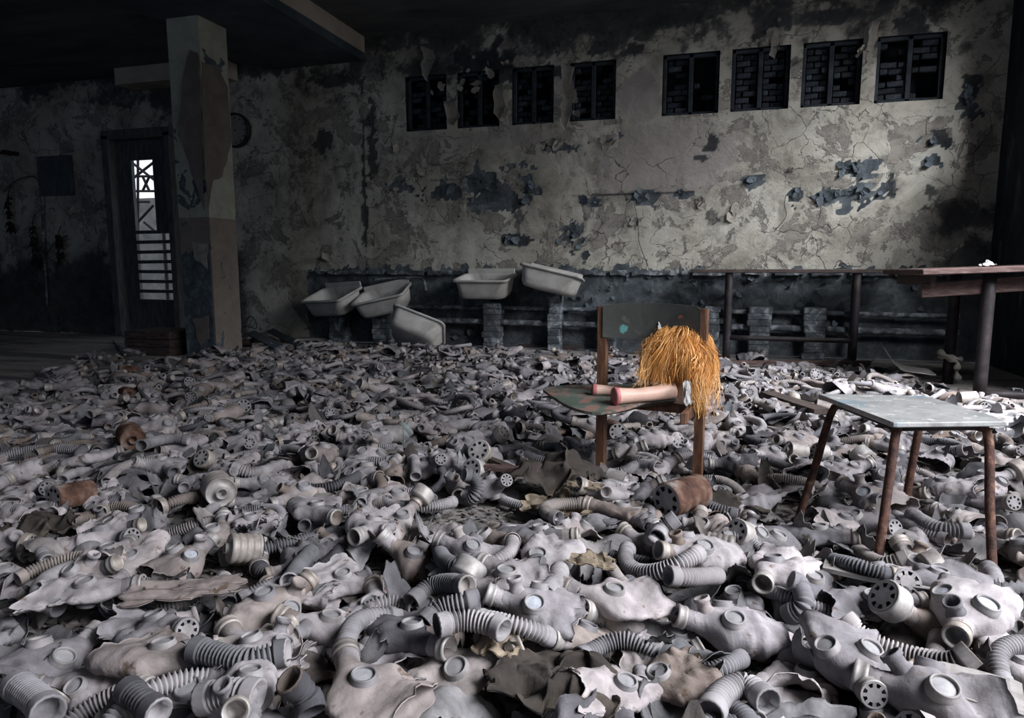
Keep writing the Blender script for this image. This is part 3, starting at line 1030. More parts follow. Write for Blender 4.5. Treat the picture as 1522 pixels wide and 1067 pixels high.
dead_plant(14, 315, .50, 1, 'withered plant hanging at the left edge of the wall')
dead_plant(50, 362, .55, 2, 'withered plant hanging just left of the vertical pipe')
dead_plant(88, 368, .40, 3, 'withered plant hanging just right of the vertical pipe')
for pts, lb in ((((5, 285), (25, 268), (50, 262), (60, 275)), 'thin dead stem arching across the left wall'), (((66, 385), (80, 362), (100, 350)), 'short dead stem right of the vertical pipe')):
    mb = MB(); tube(mb, spline([W(x, y, YB - .05) for x, y in pts], 20)[0], .006, 5)
    tag(obj('dead_stem', mb, 'twig'), lb, 'stem')


# ---- enamel basins
def rrect(w, d, r, n=6):
    pts = []
    for (sx2, sy2, a0) in ((1, 1, 0), (-1, 1, 90), (-1, -1, 180), (1, -1, 270)):
        for k in range(n + 1):
            a = R(a0 + 90 * k / n)
            pts.append((sx2 * (w / 2 - r) + r * math.cos(a), sy2 * (d / 2 - r) + r * math.sin(a)))
    return np.array(pts)


def basin(label, px, py, Y, rot, w=.64, d=.46, h=.22, z=None):
    p = W(px, py, Y)
    t = thing('enamel_sink', label, 'sink', p, rot, 'enamel sinks along the back wall')
    mb = MB()
    rings = []
    for (sw, sd, r, zz) in ((.55, .5, .07, -h), (.80, .76, .09, -h + .008), (.88, .84, .09, -h + .05), (.94, .92, .08, -.03), (.95, .93, .07, -.012), (1.02, 1.02, .06, -.022), (1.03, 1.03, .06, .0),
                            (1.0, 1.0, .06, .008), (.92, .90, .06, .004), (.88, .86, .07, -.02), (.80, .77, .08, -h + .06), (.62, .58, .08, -h + .018), (.06, .06, .01, -h + .012)):
        q = rrect(w * sw, d * sd, min(r, w * sw * .4, d * sd * .4))
        rings.append(np.column_stack([q, np.full(len(q), zz)]))
    n = len(rings[0])
    f = grid_faces(len(rings), n)
    f.append(list(range(n - 1, -1, -1)))
    f.append(list(range((len(rings) - 1) * n, len(rings) * n)))
    mb.add(np.concatenate(rings), f)
    obj('bowl', mb, 'enamel', t, smooth=True)
    mb = MB(); mb.box(0, d / 2 + .005, .03, w * .9, .02, .06, bev=.006)
    obj('back_lip', mb, 'enamel', t)
    mb = MB(); lathe(mb, [(.03, .0), (.03, .006), (.018, .004), (.001, .003)], 16, (0, 0, -h + .014), (0, 0, 1)); obj('drain', mb, 'darkmetal', t)
    return t


basin('leftmost white enamel sink tipping forward off the wall', 492, 437, 7.28, (R(20), R(-3), R(-14)))
basin('white enamel sink tilted beside the leftmost one', 567, 436, 7.28, (R(17), R(-12), R(6)))
basin('level white enamel sink hanging in the middle of the wall', 721, 412, 7.28, (R(9), 0, R(0)), w=.62)
basin('highest white enamel sink tipped down to the right', 822, 404, 7.25, (R(-6), R(13), R(4)), w=.66)
basin('fallen white enamel sink lying on its side on the floor', 624, 482, 6.95, (R(-40), R(20), R(6)), w=.60)

# pipes, stands and ledge under the basins
mb = MB()
pts = [(x, YB - .10 + .008 * math.sin(x * 3), .46 + .006 * math.sin(x * 2)) for x in np.linspace(-4.0, 2.3, 60)]
tube(mb, pts, .024, 8)
tag(obj('water_pipe', mb, 'pipe', smooth=True), 'upper horizontal water pipe low on the back wall', 'pipe')
mb = MB()
pts = [(x, YB - .12, .30 + .006 * math.sin(x * 2 + 1)) for x in np.linspace(-3.2, 2.3, 60)]
tube(mb, pts, .032, 8)
tag(obj('water_pipe', mb, 'pipe', smooth=True), 'lower and thicker horizontal pipe on the back wall', 'pipe')
mb = MB()
lz = np.linspace(-4.75, 2.2, 120)
for i in range(len(lz) - 1):
    if rng.random() < .12: continue
    mb.box((lz[i] + lz[i + 1]) / 2, YB - .03 + rng.uniform(-.004, .004), .865 + rng.uniform(-.006, .006), lz[i + 1] - lz[i], .06 + rng.uniform(-.02, 0), .05 + rng.uniform(-.015, .01))
led = struct('trim', mb, 'pipe', 'broken ledge above the basins')
for i, (px, py, w_) in enumerate(((733, 480, .20), (826, 468, .15), (505, 478, .2), (570, 470, .22), (1128, 490, .22), (1058, 480, .16), (1210, 480, .2), (905, 480, .18))):
    p = W(px, py, YB - .12)
    mb = MB()
    hh_ = .52 if i != 1 else .66
    n = 8
    for k in range(n):
        mb.box(p.x + rng.uniform(-.008, .008), YB - .125, (k + .5) * hh_ / n, w_ * (1 + rng.uniform(-.12, .08)), .18, hh_ / n, bev=.008)
    tag(obj('sink_stand', mb, 'pipe'), ['chipped masonry stand under the level sink', 'tall chipped stand under the highest sink', 'dark stand under the leftmost sink',
                                        'dark stand under the second sink', 'pale blue stand behind the far table, left of its right leg', 'chipped stand behind the far table by its left leg',
                                        'dark stand behind the far table by its right leg', 'chipped stand just left of the chair back'][i], 'stand')
p = W(590, 440, YB - .1)
mb = MB(); tube(mb, spline([(p.x - .3, p.y, .78), (p.x + .1, p.y, .80), (p.x + .35, p.y - .05, .79), (p.x + .42, p.y - .1, .66)], 24)[0], .016, 8)
tag(obj('bent_pipe', mb, 'pipe', smooth=True), 'bent feed pipe over the second sink', 'pipe')


# ================================================================== TABLES
def leg_tube(name, parent, a, b, r, key, seg=12):
    mb = MB(); P_ = np.linspace(np.array(a, float), np.array(b, float), 6)
    tube(mb, P_, r, seg)
    return obj(name, mb, key, parent, smooth=True)


def board_mb(dx, dy, dz, seed=0, nx=24, wob=.004):
    mb = MB().box(0, 0, 0, dx, dy, dz, bev=min(dz, dy) * .15)
    return mb


# far table against the back wall
t = thing('long_table', 'long narrow table with dark legs standing along the back wall', 'table', (0, 0, 0))
xa, xb = W(1028, 402, 6.95).x, W(1345, 402, 6.95).x
mb = MB(); mb.box((xa + xb) / 2, 7.18, .885, xb - xa, .5, .035, bev=.006); obj('tabletop', mb, 'darkwood', t)
la, lb_ = W(1082, 470, 6.98).x, W(1271, 470, 6.98).x
for x in (la, lb_):
    for y in (6.98, 7.38):
        xx = x + (.06 if y > 7.2 and x > 1 else 0)
        leg_tube('leg', t, (xx, y, .87), (xx, y, 0), .034, 'darkmetal')
leg_tube('rail', t, (la, 6.98, .24), (lb_, 6.98, .24), .024, 'darkmetal')
leg_tube('rail', t, (la, 6.98, .24), (la, 7.38, .24), .02, 'darkmetal')
leg_tube('rail', t, (lb_, 6.98, .24), (lb_, 7.38, .24), .02, 'darkmetal')

# right table
t = thing('work_table', 'heavy reddish-brown table at the right edge with round steel legs', 'table', (1.78, 5.29, 0))
mb = MB(); mb.box(.17, .41, .905, 1.22, 1.12, .04, (0, R(-2.2), 0), bev=.006); obj('tabletop', mb, 'redwood', t)
for (x, y) in ((0, 0), (.05, .83), (.62, 0), (.62, .83)):
    leg_tube('leg', t, (x, y, .885), (x, y, 0), .040, 'darkmetal', 16)
mb = MB(); mb.box(.10, .02, .80, 1.0, .03, .10, (0, R(-5), 0), bev=.004); obj('apron', mb, 'redwood', t)
mb = MB(); mb.box(-.34, .41, .83, .03, .9, .09, (R(0), 0, 0), bev=.004); obj('apron', mb, 'darkwood', t)
leg_tube('rail', t, (0, 0, .06), (.75, 0, .06), .03, 'darkmetal')


def crumple(mb, sx_, sy_, sz_, seed, n=14, fold=5.0, key=None, thick=.003):
    """crumpled sheet lying on z=0"""
    u = np.linspace(-1, 1, n)
    v = []
    for a in u:
        for b_ in u:
            q = Vector((a * fold * .5 + seed, b_ * fold * .5, seed * 1.7))
            rz = .5 + .75 * mn.noise(q * .55) + .28 * abs(mn.noise(q * 1.3))
            ex = 1 + .35 * fn(a * 2, b_ * 2, seed + 9)
            v.append((a * sx_ * ex + .25 * sx_ * fn(a * 3, b_ * 3, seed), b_ * sy_ * ex + .25 * sy_ * fn(a * 3, b_ * 3, seed + 5), sz_ * rz * (1.15 - .6 * max(abs(a), abs(b_)))))
    v = np.array(v)
    m = len(v)
    f = grid_faces(n, n, False)
    v2 = v - [0, 0, thick]
    rim = [i for i in range(n)] + [i * n + n - 1 for i in range(1, n)] + [(n - 1) * n + i for i in range(n - 2, -1, -1)] + [i * n for i in range(n - 2, 0, -1)]
    side = [[rim[i], rim[(i + 1) % len(rim)], rim[(i + 1) % len(rim)] + m, rim[i] + m] for i in range(len(rim))]
    return mb.add(np.concatenate([v, v2]), f + [[i + m for i in q[::-1]] for q in f] + side, key)


mb = MB(); crumple(mb, .035, .04, .05, 2.0)
tag(obj('crumpled_paper', mb, 'paper', None, (1.74, 5.22, .914)), 'crumpled white paper on the right table', 'paper')
# knotted rag round the right table's rear leg
p = D(1424, 532, 5.4)
mb = MB()
tube(mb, spline([(-.10, -.07, .06), (-.03, -.075, .02), (.05, -.06, .0), (.06, .03, -.01), (-.04, .05, .0), (-.06, -.04, .01), (.03, -.08, -.02), (.03, -.09, -.09), (.05, -.08, -.16)], 60)[0],
     [.018 + .008 * math.sin(i * .9) for i in range(60)], 8)
tag(obj('knotted_rag', mb, 'creamflake', None, (1.83, 6.12, p.z), smooth=True), 'pale rag knotted round the rear leg of the right table', 'rag')

# ================================================================== STOOL
HS = .45
qa, qb, qc, qd = G(1215, 585, HS), G(1328, 628, HS), G(1502, 626, HS), G(1376, 588, HS)
cen = (qa + qb + qc + qd) / 4
t = thing('metal_stool', 'small stool with a worn pale top and rusty tube legs', 'stool', (cen.x, cen.y, 0))
mb = MB()
loc = [np.array((q.x - cen.x, q.y - cen.y)) for q in (qb, qc, qd, qa)]
out = []
for i in range(4):
    p0, p1, p2 = loc[i - 1], loc[i], loc[(i + 1) % 4]
    for s in (0, .5, 1):
        a_ = p1 + (p0 - p1) / np.linalg.norm(p0 - p1) * .012 * (1 - s)
        b_ = p1 + (p2 - p1) / np.linalg.norm(p2 - p1) * .012 * s
        out.append((a_ + b_) / 2 if s == .5 else (a_ if s == 0 else b_))
out = np.array(out)
rings = [np.column_stack([out * k, np.full(len(out), z)]) for k, z in ((.99, HS - .016), (1, HS - .013), (1, HS - .003), (.992, HS))]
n = len(out)
f = grid_faces(4, n) + [list(range(n - 1, -1, -1)), list(range(3 * n, 4 * n))]
mb.add(np.concatenate(rings), f)
obj('seat_top', mb, 'tabletop', t)
feet = [G(1301, 860), G(1476, 868), G(1342, 770), G(1184, 780)]
tops = [loc[0], loc[1], loc[2], loc[3]]
for i in range(4):
    ft = np.array((feet[i].x - cen.x, feet[i].y - cen.y, .0))
    tp = tops[i] * .80
    P_, _ = spline([(tp[0] * .55, tp[1] * .55, HS - .03), (tp[0] * .86, tp[1] * .86, HS - .031), (tp[0] * 1.02, tp[1] * 1.02, HS - .06), tuple(np.array((tp[0], tp[1], 0)) * .5 + ft * .5 + [0, 0, .2]), tuple(ft)], 40)
    mb = MB(); tube(mb, P_, [.0135] * 40, 12)
    lg = obj('leg', mb, 'legmetal', t, smooth=True)
    mb = MB(); lathe(mb, [(.017, 0), (.018, .022), (.015, .026)], 14, ft, (0, 0, 1), cap0=True, cap1=True)
    obj('foot_cap', mb, 'board' if i == 1 else 'legmetal', lg, smooth=True)
mb = MB()
fr = loc
for i in range(4):
    a_, b_ = fr[i] * .72, fr[(i + 1) % 4] * .72
    tube(mb, [(a_[0], a_[1], HS - .03), ((a_[0] + b_[0]) / 2, (a_[1] + b_[1]) / 2, HS - .03), (b_[0], b_[1], HS - .03)], .012, 8)
obj('under_frame', mb, 'darkmetal', t, smooth=True)

# ================================================================== CHAIR
L0, R0 = G(894, 708), G(1037, 727)
mid = (L0 + R0) / 2
t = thing('broken_chair', 'broken wooden chair with a dark painted back and loose plywood seat', 'chair', (mid.x, mid.y, 0))
ax = (R0 - L0); wid = ax.length; ax.normalize()
yaw_c = math.atan2(ax.y, ax.x)
ch = t
ch.rotation_euler = (0, 0, yaw_c)
CHM = Matrix.Translation((mid.x, mid.y, 0)) @ Matrix.Rotation(yaw_c, 4, 'Z')
CHI = CHM.inverted()
for s in (-1, 1):
    mb = MB()
    n = 16
    vs = []
    for k in range(n + 1):
        z = .745 * k / n
        lean = -.012 + .035 * (z / .745) ** 2 * 0
        hx_, hy_ = (.0175, .024)
        for (a_, b_) in ((-1, -1), (1, -1), (1, 1), (-1, 1)):
            vs.append((s * wid / 2 + a_ * hx_ + .0015 * fn(z * 20, a_, s), b_ * hy_ + lean, z))
    mb.add(np.array(vs), grid_faces(n + 1, 4) + [[3, 2, 1, 0], [n * 4, n * 4 + 1, n * 4 + 2, n * 4 + 3]])
    pst = obj('leg', mb, 'post', t)
    pst['label'] = 'left brown wooden post' if s < 0 else 'right brown wooden post'
    mb = MB(); mb.box(s * wid / 2 - s * .014, -.03, .70, .012, .012, .05); obj('bolt', mb, 'tin', pst)
# backrest: bent plywood with a raised middle
MAT['backboard'] = paintboard_mat('dark_green_grey_painted_plywood', (.060, .064, .058), (.10, .098, .085),
                                  [(-.115, -.03, .652, .019, (.12, .33, .33)), (-.07, -.03, .66, .010, (.10, .30, .30)), (.12, -.03, .71, .012, (.28, .09, .06))], .60)
mb = MB()
n, m = 30, 10
fr, bk = [], []
for i in range(n + 1):
    u = -1 + 2 * i / n
    x = u * (wid / 2 - .006)
    zt = .752 + .012 * (1 - u * u) - (.012 if abs(u) > .97 else 0)
    zb = .612 + .006 * u * u
    for j in range(m + 1):
        z = zb + (zt - zb) * j / m
        y = -.035 + .03 * (1 - u * u)
        fr.append((x, y - .005, z)); bk.append((x, y + .005, z))
N_ = len(fr)
f = grid_faces(n + 1, m + 1, False, flip=True)
rim = [i for i in range(m + 1)] + [i * (m + 1) + m for i in range(1, n + 1)] + [n * (m + 1) + i for i in range(m - 1, -1, -1)] + [i * (m + 1) for i in range(n - 1, 0, -1)]
f += [[i + N_ for i in q[::-1]] for q in grid_faces(n + 1, m + 1, False, flip=True)]
f += [[rim[i], rim[i] + N_, rim[(i + 1) % len(rim)] + N_, rim[(i + 1) % len(rim)]] for i in range(len(rim))]
mb.add(np.array(fr + bk), f)
obj('backrest', mb, 'backboard', t, smooth=False)
# seat: loose curved plywood, drooping at the near edge
ZS = .375
sp_px = [(807, 579), (822, 589), (850, 599), (890, 605), (935, 602), (965, 596), (1000, 594), (1026, 592), (1032, 584), (1010, 577), (960, 573), (900, 572), (850, 573.5), (818, 575.5)]
sp_w = [CHI @ G(x, y, ZS) for x, y in sp_px]
P_, _ = spline([(q.x, q.y, 0) for q in sp_w] + [(sp_w[0].x, sp_w[0].y, 0)], 57)
o2 = P_[:-1, :2]
c2 = o2.mean(axis=0)
MAT['seatboard'] = paintboard_mat('worn_green_painted_plywood_seat', (.085, .11, .09), (.24, .14, .115), [], .50)
mb = MB()
rings = []
ks = [0.02, .2, .4, .6, .75, .88, .96, 1.0]
ymin = o2[:, 1].min()


def seat_z(x, y):
    k = max(0, (c2[1] + .02 - y) / (c2[1] + .02 - ymin))
    return ZS + .004 - .028 * k ** 3 + .006 * fn(x * 5, y * 5)


for side, dz_ in ((1, 0), (0, -.011)):
    for k in ks:
        q = c2 + (o2 - c2) * k
        rings.append(np.array([(a_, b_, seat_z(a_, b_) + dz_) for a_, b_ in q]))
n = len(o2); K = len(ks)
f = grid_faces(K, n) + [list(range(n - 1, -1, -1))]
f += [[i + K * n for i in q[::-1]] for q in f]
for j in range(n):
    k = (j + 1) % n
    a0, b0 = (K - 1) * n + j, (K - 1) * n + k
    f.append([a0, a0 + K * n, b0 + K * n, b0])
mb.add(np.concatenate(rings), f)
obj('seat', mb, 'seatboard', t, smooth=False)
# dark underside shell and rails that carry the seat
mb = MB()
rings = []
for k, z in ((1.0, 0), (.93, -.010), (.8, -.022), (.5, -.032), (.02, -.034)):
    q = c2 + (o2 - c2) * k
    rings.append(np.array([(a_, b_, seat_z(*(c2 + (np.array((a_, b_)) - c2) / max(k, .3) * min(k, 1))) - .012 + z) for a_, b_ in q]))
mb.add(np.concatenate(rings), grid_faces(5, n, flip=True))
obj('under_shell', mb, 'darkwood', t, smooth=True)
mb = MB()
a_, b_ = wid / 2 - .012, -.02
mb.box(wid / 2 - .03, -.09, .335, .022, .24, .045, bev=.003)
obj('seat_rail', mb, 'post', t)
mb = MB(); mb.box(0, -.006, .335, wid - .03, .02, .04, bev=.003); obj('cross_rail', mb, 'post', t)

# ---- doll lying on the seat
p = G(1000, 586, ZS)
t = thing('doll', 'broken doll with bare pink legs and tangled orange hair on the chair seat', 'doll', (p.x, p.y, ZS))


def rel(px, py, depth):
    q = D(px, py, depth)
    return np.array((q.x - p.x, q.y - p.y, q.z - ZS))


# legs: short tapering limbs with round cut ends
for pts, rad, ends in ((((882, 568, 2.86), (915, 567, 2.86), (950, 571, 2.84), (985, 572, 2.82)), (.023, .019, .022, .025), 0),
                       (((914, 582, 2.69), (940, 579, 2.71), (968, 576, 2.73), (1000, 572, 2.76)), (.034, .028, .030, .036), 1)):
    c3, _ = spline([rel(*q) for q in pts], 30)
    rr_ = np.interp(np.linspace(0, 3, 30), [0, 1, 2, 3], rad)
    lo = np.array([seat_z(*((CHI @ Vector((q[0] + p.x, q[1] + p.y, 0))).xy)) for q in c3]) - ZS
    c3[:, 2] = lo + rr_ + .001
    mb = MB(); tube(mb, c3, rr_, 20)
    lg = obj('leg', mb, 'skin', t, smooth=True)
    mb = MB()
    d0 = c3[0] - c3[1]; d0 /= np.linalg.norm(d0)
    lathe(mb, [(rr_[0] * 1.02, -.012), (rr_[0] * 1.06, -.002), (rr_[0] * 1.0, .004), (rr_[0] * .7, .006), (.001, .005)], 20, c3[0], d0)
    o = obj('leg_end', mb, 'pinkend', lg, smooth=True)
    o['label'] = 'dark pink rounded end of the leg'
hc = rel(1010, 538, 2.80)
mb = MB(); lathe(mb, [(.001, -.052), (.03, -.045), (.048, -.02), (.052, .01), (.044, .038), (.025, .055), (.001, .06)], 24, hc, (0.3, 0, 1))
obj('head', mb, 'skin', t, smooth=True)
mb = MB(); lathe(mb, [(.001, -.09), (.035, -.085), (.045, -.05), (.04, 0), (.03, .04), (.001, .05)], 20, hc + [0.01, 0.0, -.085], (0.1, 0.1, 1))
obj('torso', mb, 'skin', t, smooth=True)
mb = MB(); crumple(mb, .028, .028, .03, 4.0, 12)
o = obj('dress', mb, 'paper', t, rel(1021, 578, 2.66) + [0, 0, -.015], (R(75), 0, .3)); o.scale = (.55, 1.6, .7)
mb = MB(); crumple(mb, .012, .035, .02, 6.0, 12)
obj('ribbon', mb, 'paper', t, rel(1041, 580, 2.72), (R(80), 0, .5))
# hair: thousands of strands from the crown, falling and spreading
rg = np.random.RandomState(5)
hv, hf = [], []
cnt = 0
rgt = np.array(CAMM @ Vector((1, 0, 0))); upv = np.array((0, 0, 1.0)); twd = -np.array(CAMM @ Vector((0, 0, -1))); twd[2] = 0; twd /= np.linalg.norm(twd)
NS, SEG = 12500, 12
lobes = [((992, 500), (972, 560), .9), ((985, 515), (968, 566), 1.0), ((1003, 494), (990, 550), 1.2), ((1015, 500), (1018, 556), 1.0), ((1030, 510), (1046, 555), 1.0),
         ((1038, 530), (1044, 606), 1.0), ((1025, 500), (1052, 545), 1.0), ((998, 498), (974, 530), .9), ((1040, 535), (1040, 590), .8), ((1008, 500), (1002, 560), 1.0),
         ((1045, 520), (1050, 570), 1.), ((990, 520), (985, 568), 1.)]
for s in range(NS):
    li = rg.randint(len(lobes))
    (ax_, ay_), (bx_, by_), wdt = lobes[li]
    cl = rg.randint(14); crg = np.random.RandomState(li * 50 + cl)      # locks of hair
    ox, oy, oz, cph, cfr, cam_ = crg.normal(0, 11), crg.normal(0, 9), crg.uniform(-.02, .03), crg.uniform(0, 6.28), crg.uniform(4, 12), crg.uniform(.004, .012)
    sx_, sy_ = ax_ + ox * .8 + rg.normal(0, 5), ay_ + oy * .8 + rg.normal(0, 5)
    r0 = math.hypot(sx_ - 1010, (sy_ - 530) * 1.05)
    if rg.rand() < .62:
        cc = rel(1012, 533, 2.80)
        lk = rg.randint(90)
        cg = np.random.RandomState(900 + lk)
        a0, tw, th1, cfr, cph, amp_ = cg.uniform(-1.9, 1.9), cg.normal(0, .55), cg.uniform(1.5, 2.5), cg.uniform(4, 11), cg.uniform(0, 6.28), cg.uniform(.03, .11)
        aa, rr0 = a0 + rg.normal(0, .13), cg.uniform(.094, .118) + rg.normal(0, .004)
        t0 = cg.uniform(.0, .7) + rg.uniform(-.1, .2); th1 = th1 + rg.normal(0, .25)
        tt = np.linspace(0, 1, SEG)
        th = t0 + (th1 - t0) * tt
        az = aa + tw * tt + amp_ * 1.6 * np.sin(tt * cfr + cph + rg.normal(0, .25))
        rr1 = rr0 * (1 + .10 * np.sin(tt * cfr * .8 + cph)) + (tt ** 2) * rg.normal(0.004, .010)
        P_ = cc + (rr1 * np.sin(th) * np.sin(az))[:, None] * rgt * 1.08 + (rr1 * np.sin(th) * np.cos(az))[:, None] * twd + (rr1 * np.cos(th))[:, None] * upv * 1.12
        if a0 < -.4 and lk % 2: P_ = P_ - (tt[:, None] ** 2) * rgt * .045
        wv = rg.normal(0, .0006, 3)
        hv.append(np.stack([P_ - wv, P_ + wv], 1).reshape(-1, 3))
        for k in range(SEG - 1):
            q = cnt + 2 * k
            hf.append([q, q + 1, q + 3, q + 2])
        cnt += 2 * SEG
        continue
    lng = rg.uniform(.4, 1.2)
    ex_, ey_ = bx_ + ox * .9 + rg.normal(0, 6), by_ + oy * 1.2 + rg.normal(0, 5) - 4
    ex_, ey_ = sx_ + (ex_ - sx_) * lng, sy_ + (ey_ - sy_) * lng
    dep0 = 2.80 - .085 * math.sqrt(max(0.0, 1 - min(1, r0 / 52) ** 2)) + rg.uniform(0, .04) + oz
    a = rel(sx_, sy_, dep0)
    b = rel(ex_, ey_, 2.73 + rg.uniform(-.02, .05) + oz - (0.05 if by_ > 590 else 0))
    m = (a + b) / 2 + rgt * (rg.normal(0, .008) + .02 * math.sin(cph)) + twd * rg.uniform(0.01, .04) + upv * rg.uniform(.005, .03)
    tt = np.linspace(0, 1, SEG)[:, None]
    P_ = (1 - tt) ** 2 * a + 2 * tt * (1 - tt) * m + tt ** 2 * b
    wob = rg.normal(0, .9)
    P_ = P_ + np.sin(tt * cfr + cph + wob) * cam_ * rgt * (tt + .3) + np.cos(tt * cfr * 1.2 + cph + wob) * cam_ * .8 * upv * (tt + .1) + np.sin(tt * cfr + wob) * cam_ * .8 * twd * tt
    if rg.rand() < .12:
        P_ = P_ + tt ** 2 * (rgt * rg.normal(0, .02) + upv * rg.normal(0.005, .02))
    wv = (rgt if rg.rand() < .5 else upv) * .00045 + rg.normal(0, .0002, 3)
    hv.append(np.stack([P_ - wv, P_ + wv], 1).reshape(-1, 3))
    for k in range(SEG - 1):
        q = cnt + 2 * k
        hf.append([q, q + 1, q + 3, q + 2])
    cnt += 2 * SEG
# flyaway wisps
mb = MB(); mb.add(np.concatenate(hv), hf)
hr = obj('hair', mb, 'hair', t, smooth=True); hr['kind'] = 'stuff'; hr['label'] = 'tangled faded orange hair'
mb = MB(); crumple(mb, .024, .016, .004, 8.0, 8)
q = D(986, 485, 2.80)
tag(obj('paper_scrap', mb, 'paper', None, q, (R(70), R(10), R(30))), 'white paper scrap tucked behind the orange hair at the chair back', 'paper')


# ================================================================== MASKS, HOSES, CANISTERS
class Part:
    def __init__(s, name, mb, keys, kids=(), label=None):
        s.name, s.mb, s.keys, s.kids, s.label = name, mb, keys, list(kids), label


def holes_disc(mb, o, axis, r, lod, back=.004):
    """perforated disc: outer annulus, hub and eight spokes over a dark hollow"""
    u, w, a = basis(axis)
    o = np.array(o)

    def P(rad, ang, h):
        return o + a * h + rad * (math.cos(ang) * u + math.sin(ang) * w)
    for (r0, r1) in ((r * .84, r), (0.0001, r * .56)):
        v, f = [], []
        S = 24 if lod else 12
        for k in range(S):
            an = 2 * math.pi * k / S
            v += [P(r0, an, 0.002), P(r1, an, 0.002)]
        f = [[2 * k, 2 * k + 1, (2 * k + 3) % (2 * S), (2 * k + 2) % (2 * S)] for k in range(S)]
        mb.add(np.array(v), f, 'rim')
    for k in range(8):
        an = math.pi / 4 * k
        wd0, wd1 = .21, .19
        v = [P(r * .54, an - wd0 * 1.1, 0.002), P(r * .86, an - wd1 * .9, .002), P(r * .86, an + wd1 * .9, .002), P(r * .54, an + wd0 * 1.1, .002)]
        mb.add(np.array(v), [[0, 1, 2, 3]], 'rim')
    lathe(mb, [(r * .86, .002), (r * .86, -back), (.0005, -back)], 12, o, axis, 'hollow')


def hose_mb(mb, path, R_=.019, pitch=.0100, hi=True, key='hose', cuffs=(True, True)):
    P0 = np.asarray(path, float)
    L = np.sum(np.linalg.norm(np.diff(P0, axis=0), axis=1))
    if hi:
        k = max(8, int(L / pitch)); n = k * 4; seg = 14; pat = np.array([1.0, 1.0, .68, .68])
    else:
        k = max(5, int(L / .016)); n = k * 2; seg = 6; pat = np.array([1.0, .66])
    P_, _ = spline(P0[::max(1, len(P0) // 10)], n)
    r = R_ * np.tile(pat, n // len(pat))
    c = max(2, int(.030 / L * n))
    if cuffs[0]: r[:c] = R_ * 1.10; r[c] = R_ * .9
    if cuffs[1]: r[-c:] = R_ * 1.10
    tube(mb, P_, r, seg, key, caps=False)
    for e, d in ((0, P_[0] - P_[1]), (-1, P_[-1] - P_[-2])):
        d = d / (np.linalg.norm(d) + 1e-9)
        rr_ = r[e]
        lathe(mb, [(rr_, -.001), (rr_ * .99, .002), (rr_ * .82, .002), (rr_ * .76, -.02), (.0005, -.021)], seg, P_[e], d, key)


def wander(start, d0, length, turn, n=12, wob=.35, seed=0, z0=.02, arch=.0):
    rg = random.Random(seed)
    a = math.atan2(d0[1], d0[0])
    p = np.array(start, float)
    out = [p.copy()]
    for i in range(n):
        a += turn / n + rg.uniform(-wob, wob) / n * 2
        p = p + np.array([math.cos(a), math.sin(a), 0]) * length / n
        t = (i + 1) / n
        q = p.copy()
        q[2] = start[2] * (1 - t) ** 2 + z0 * (1 - (1 - t) ** 2) + arch * math.sin(math.pi * t)
        out.append(q)
    return out


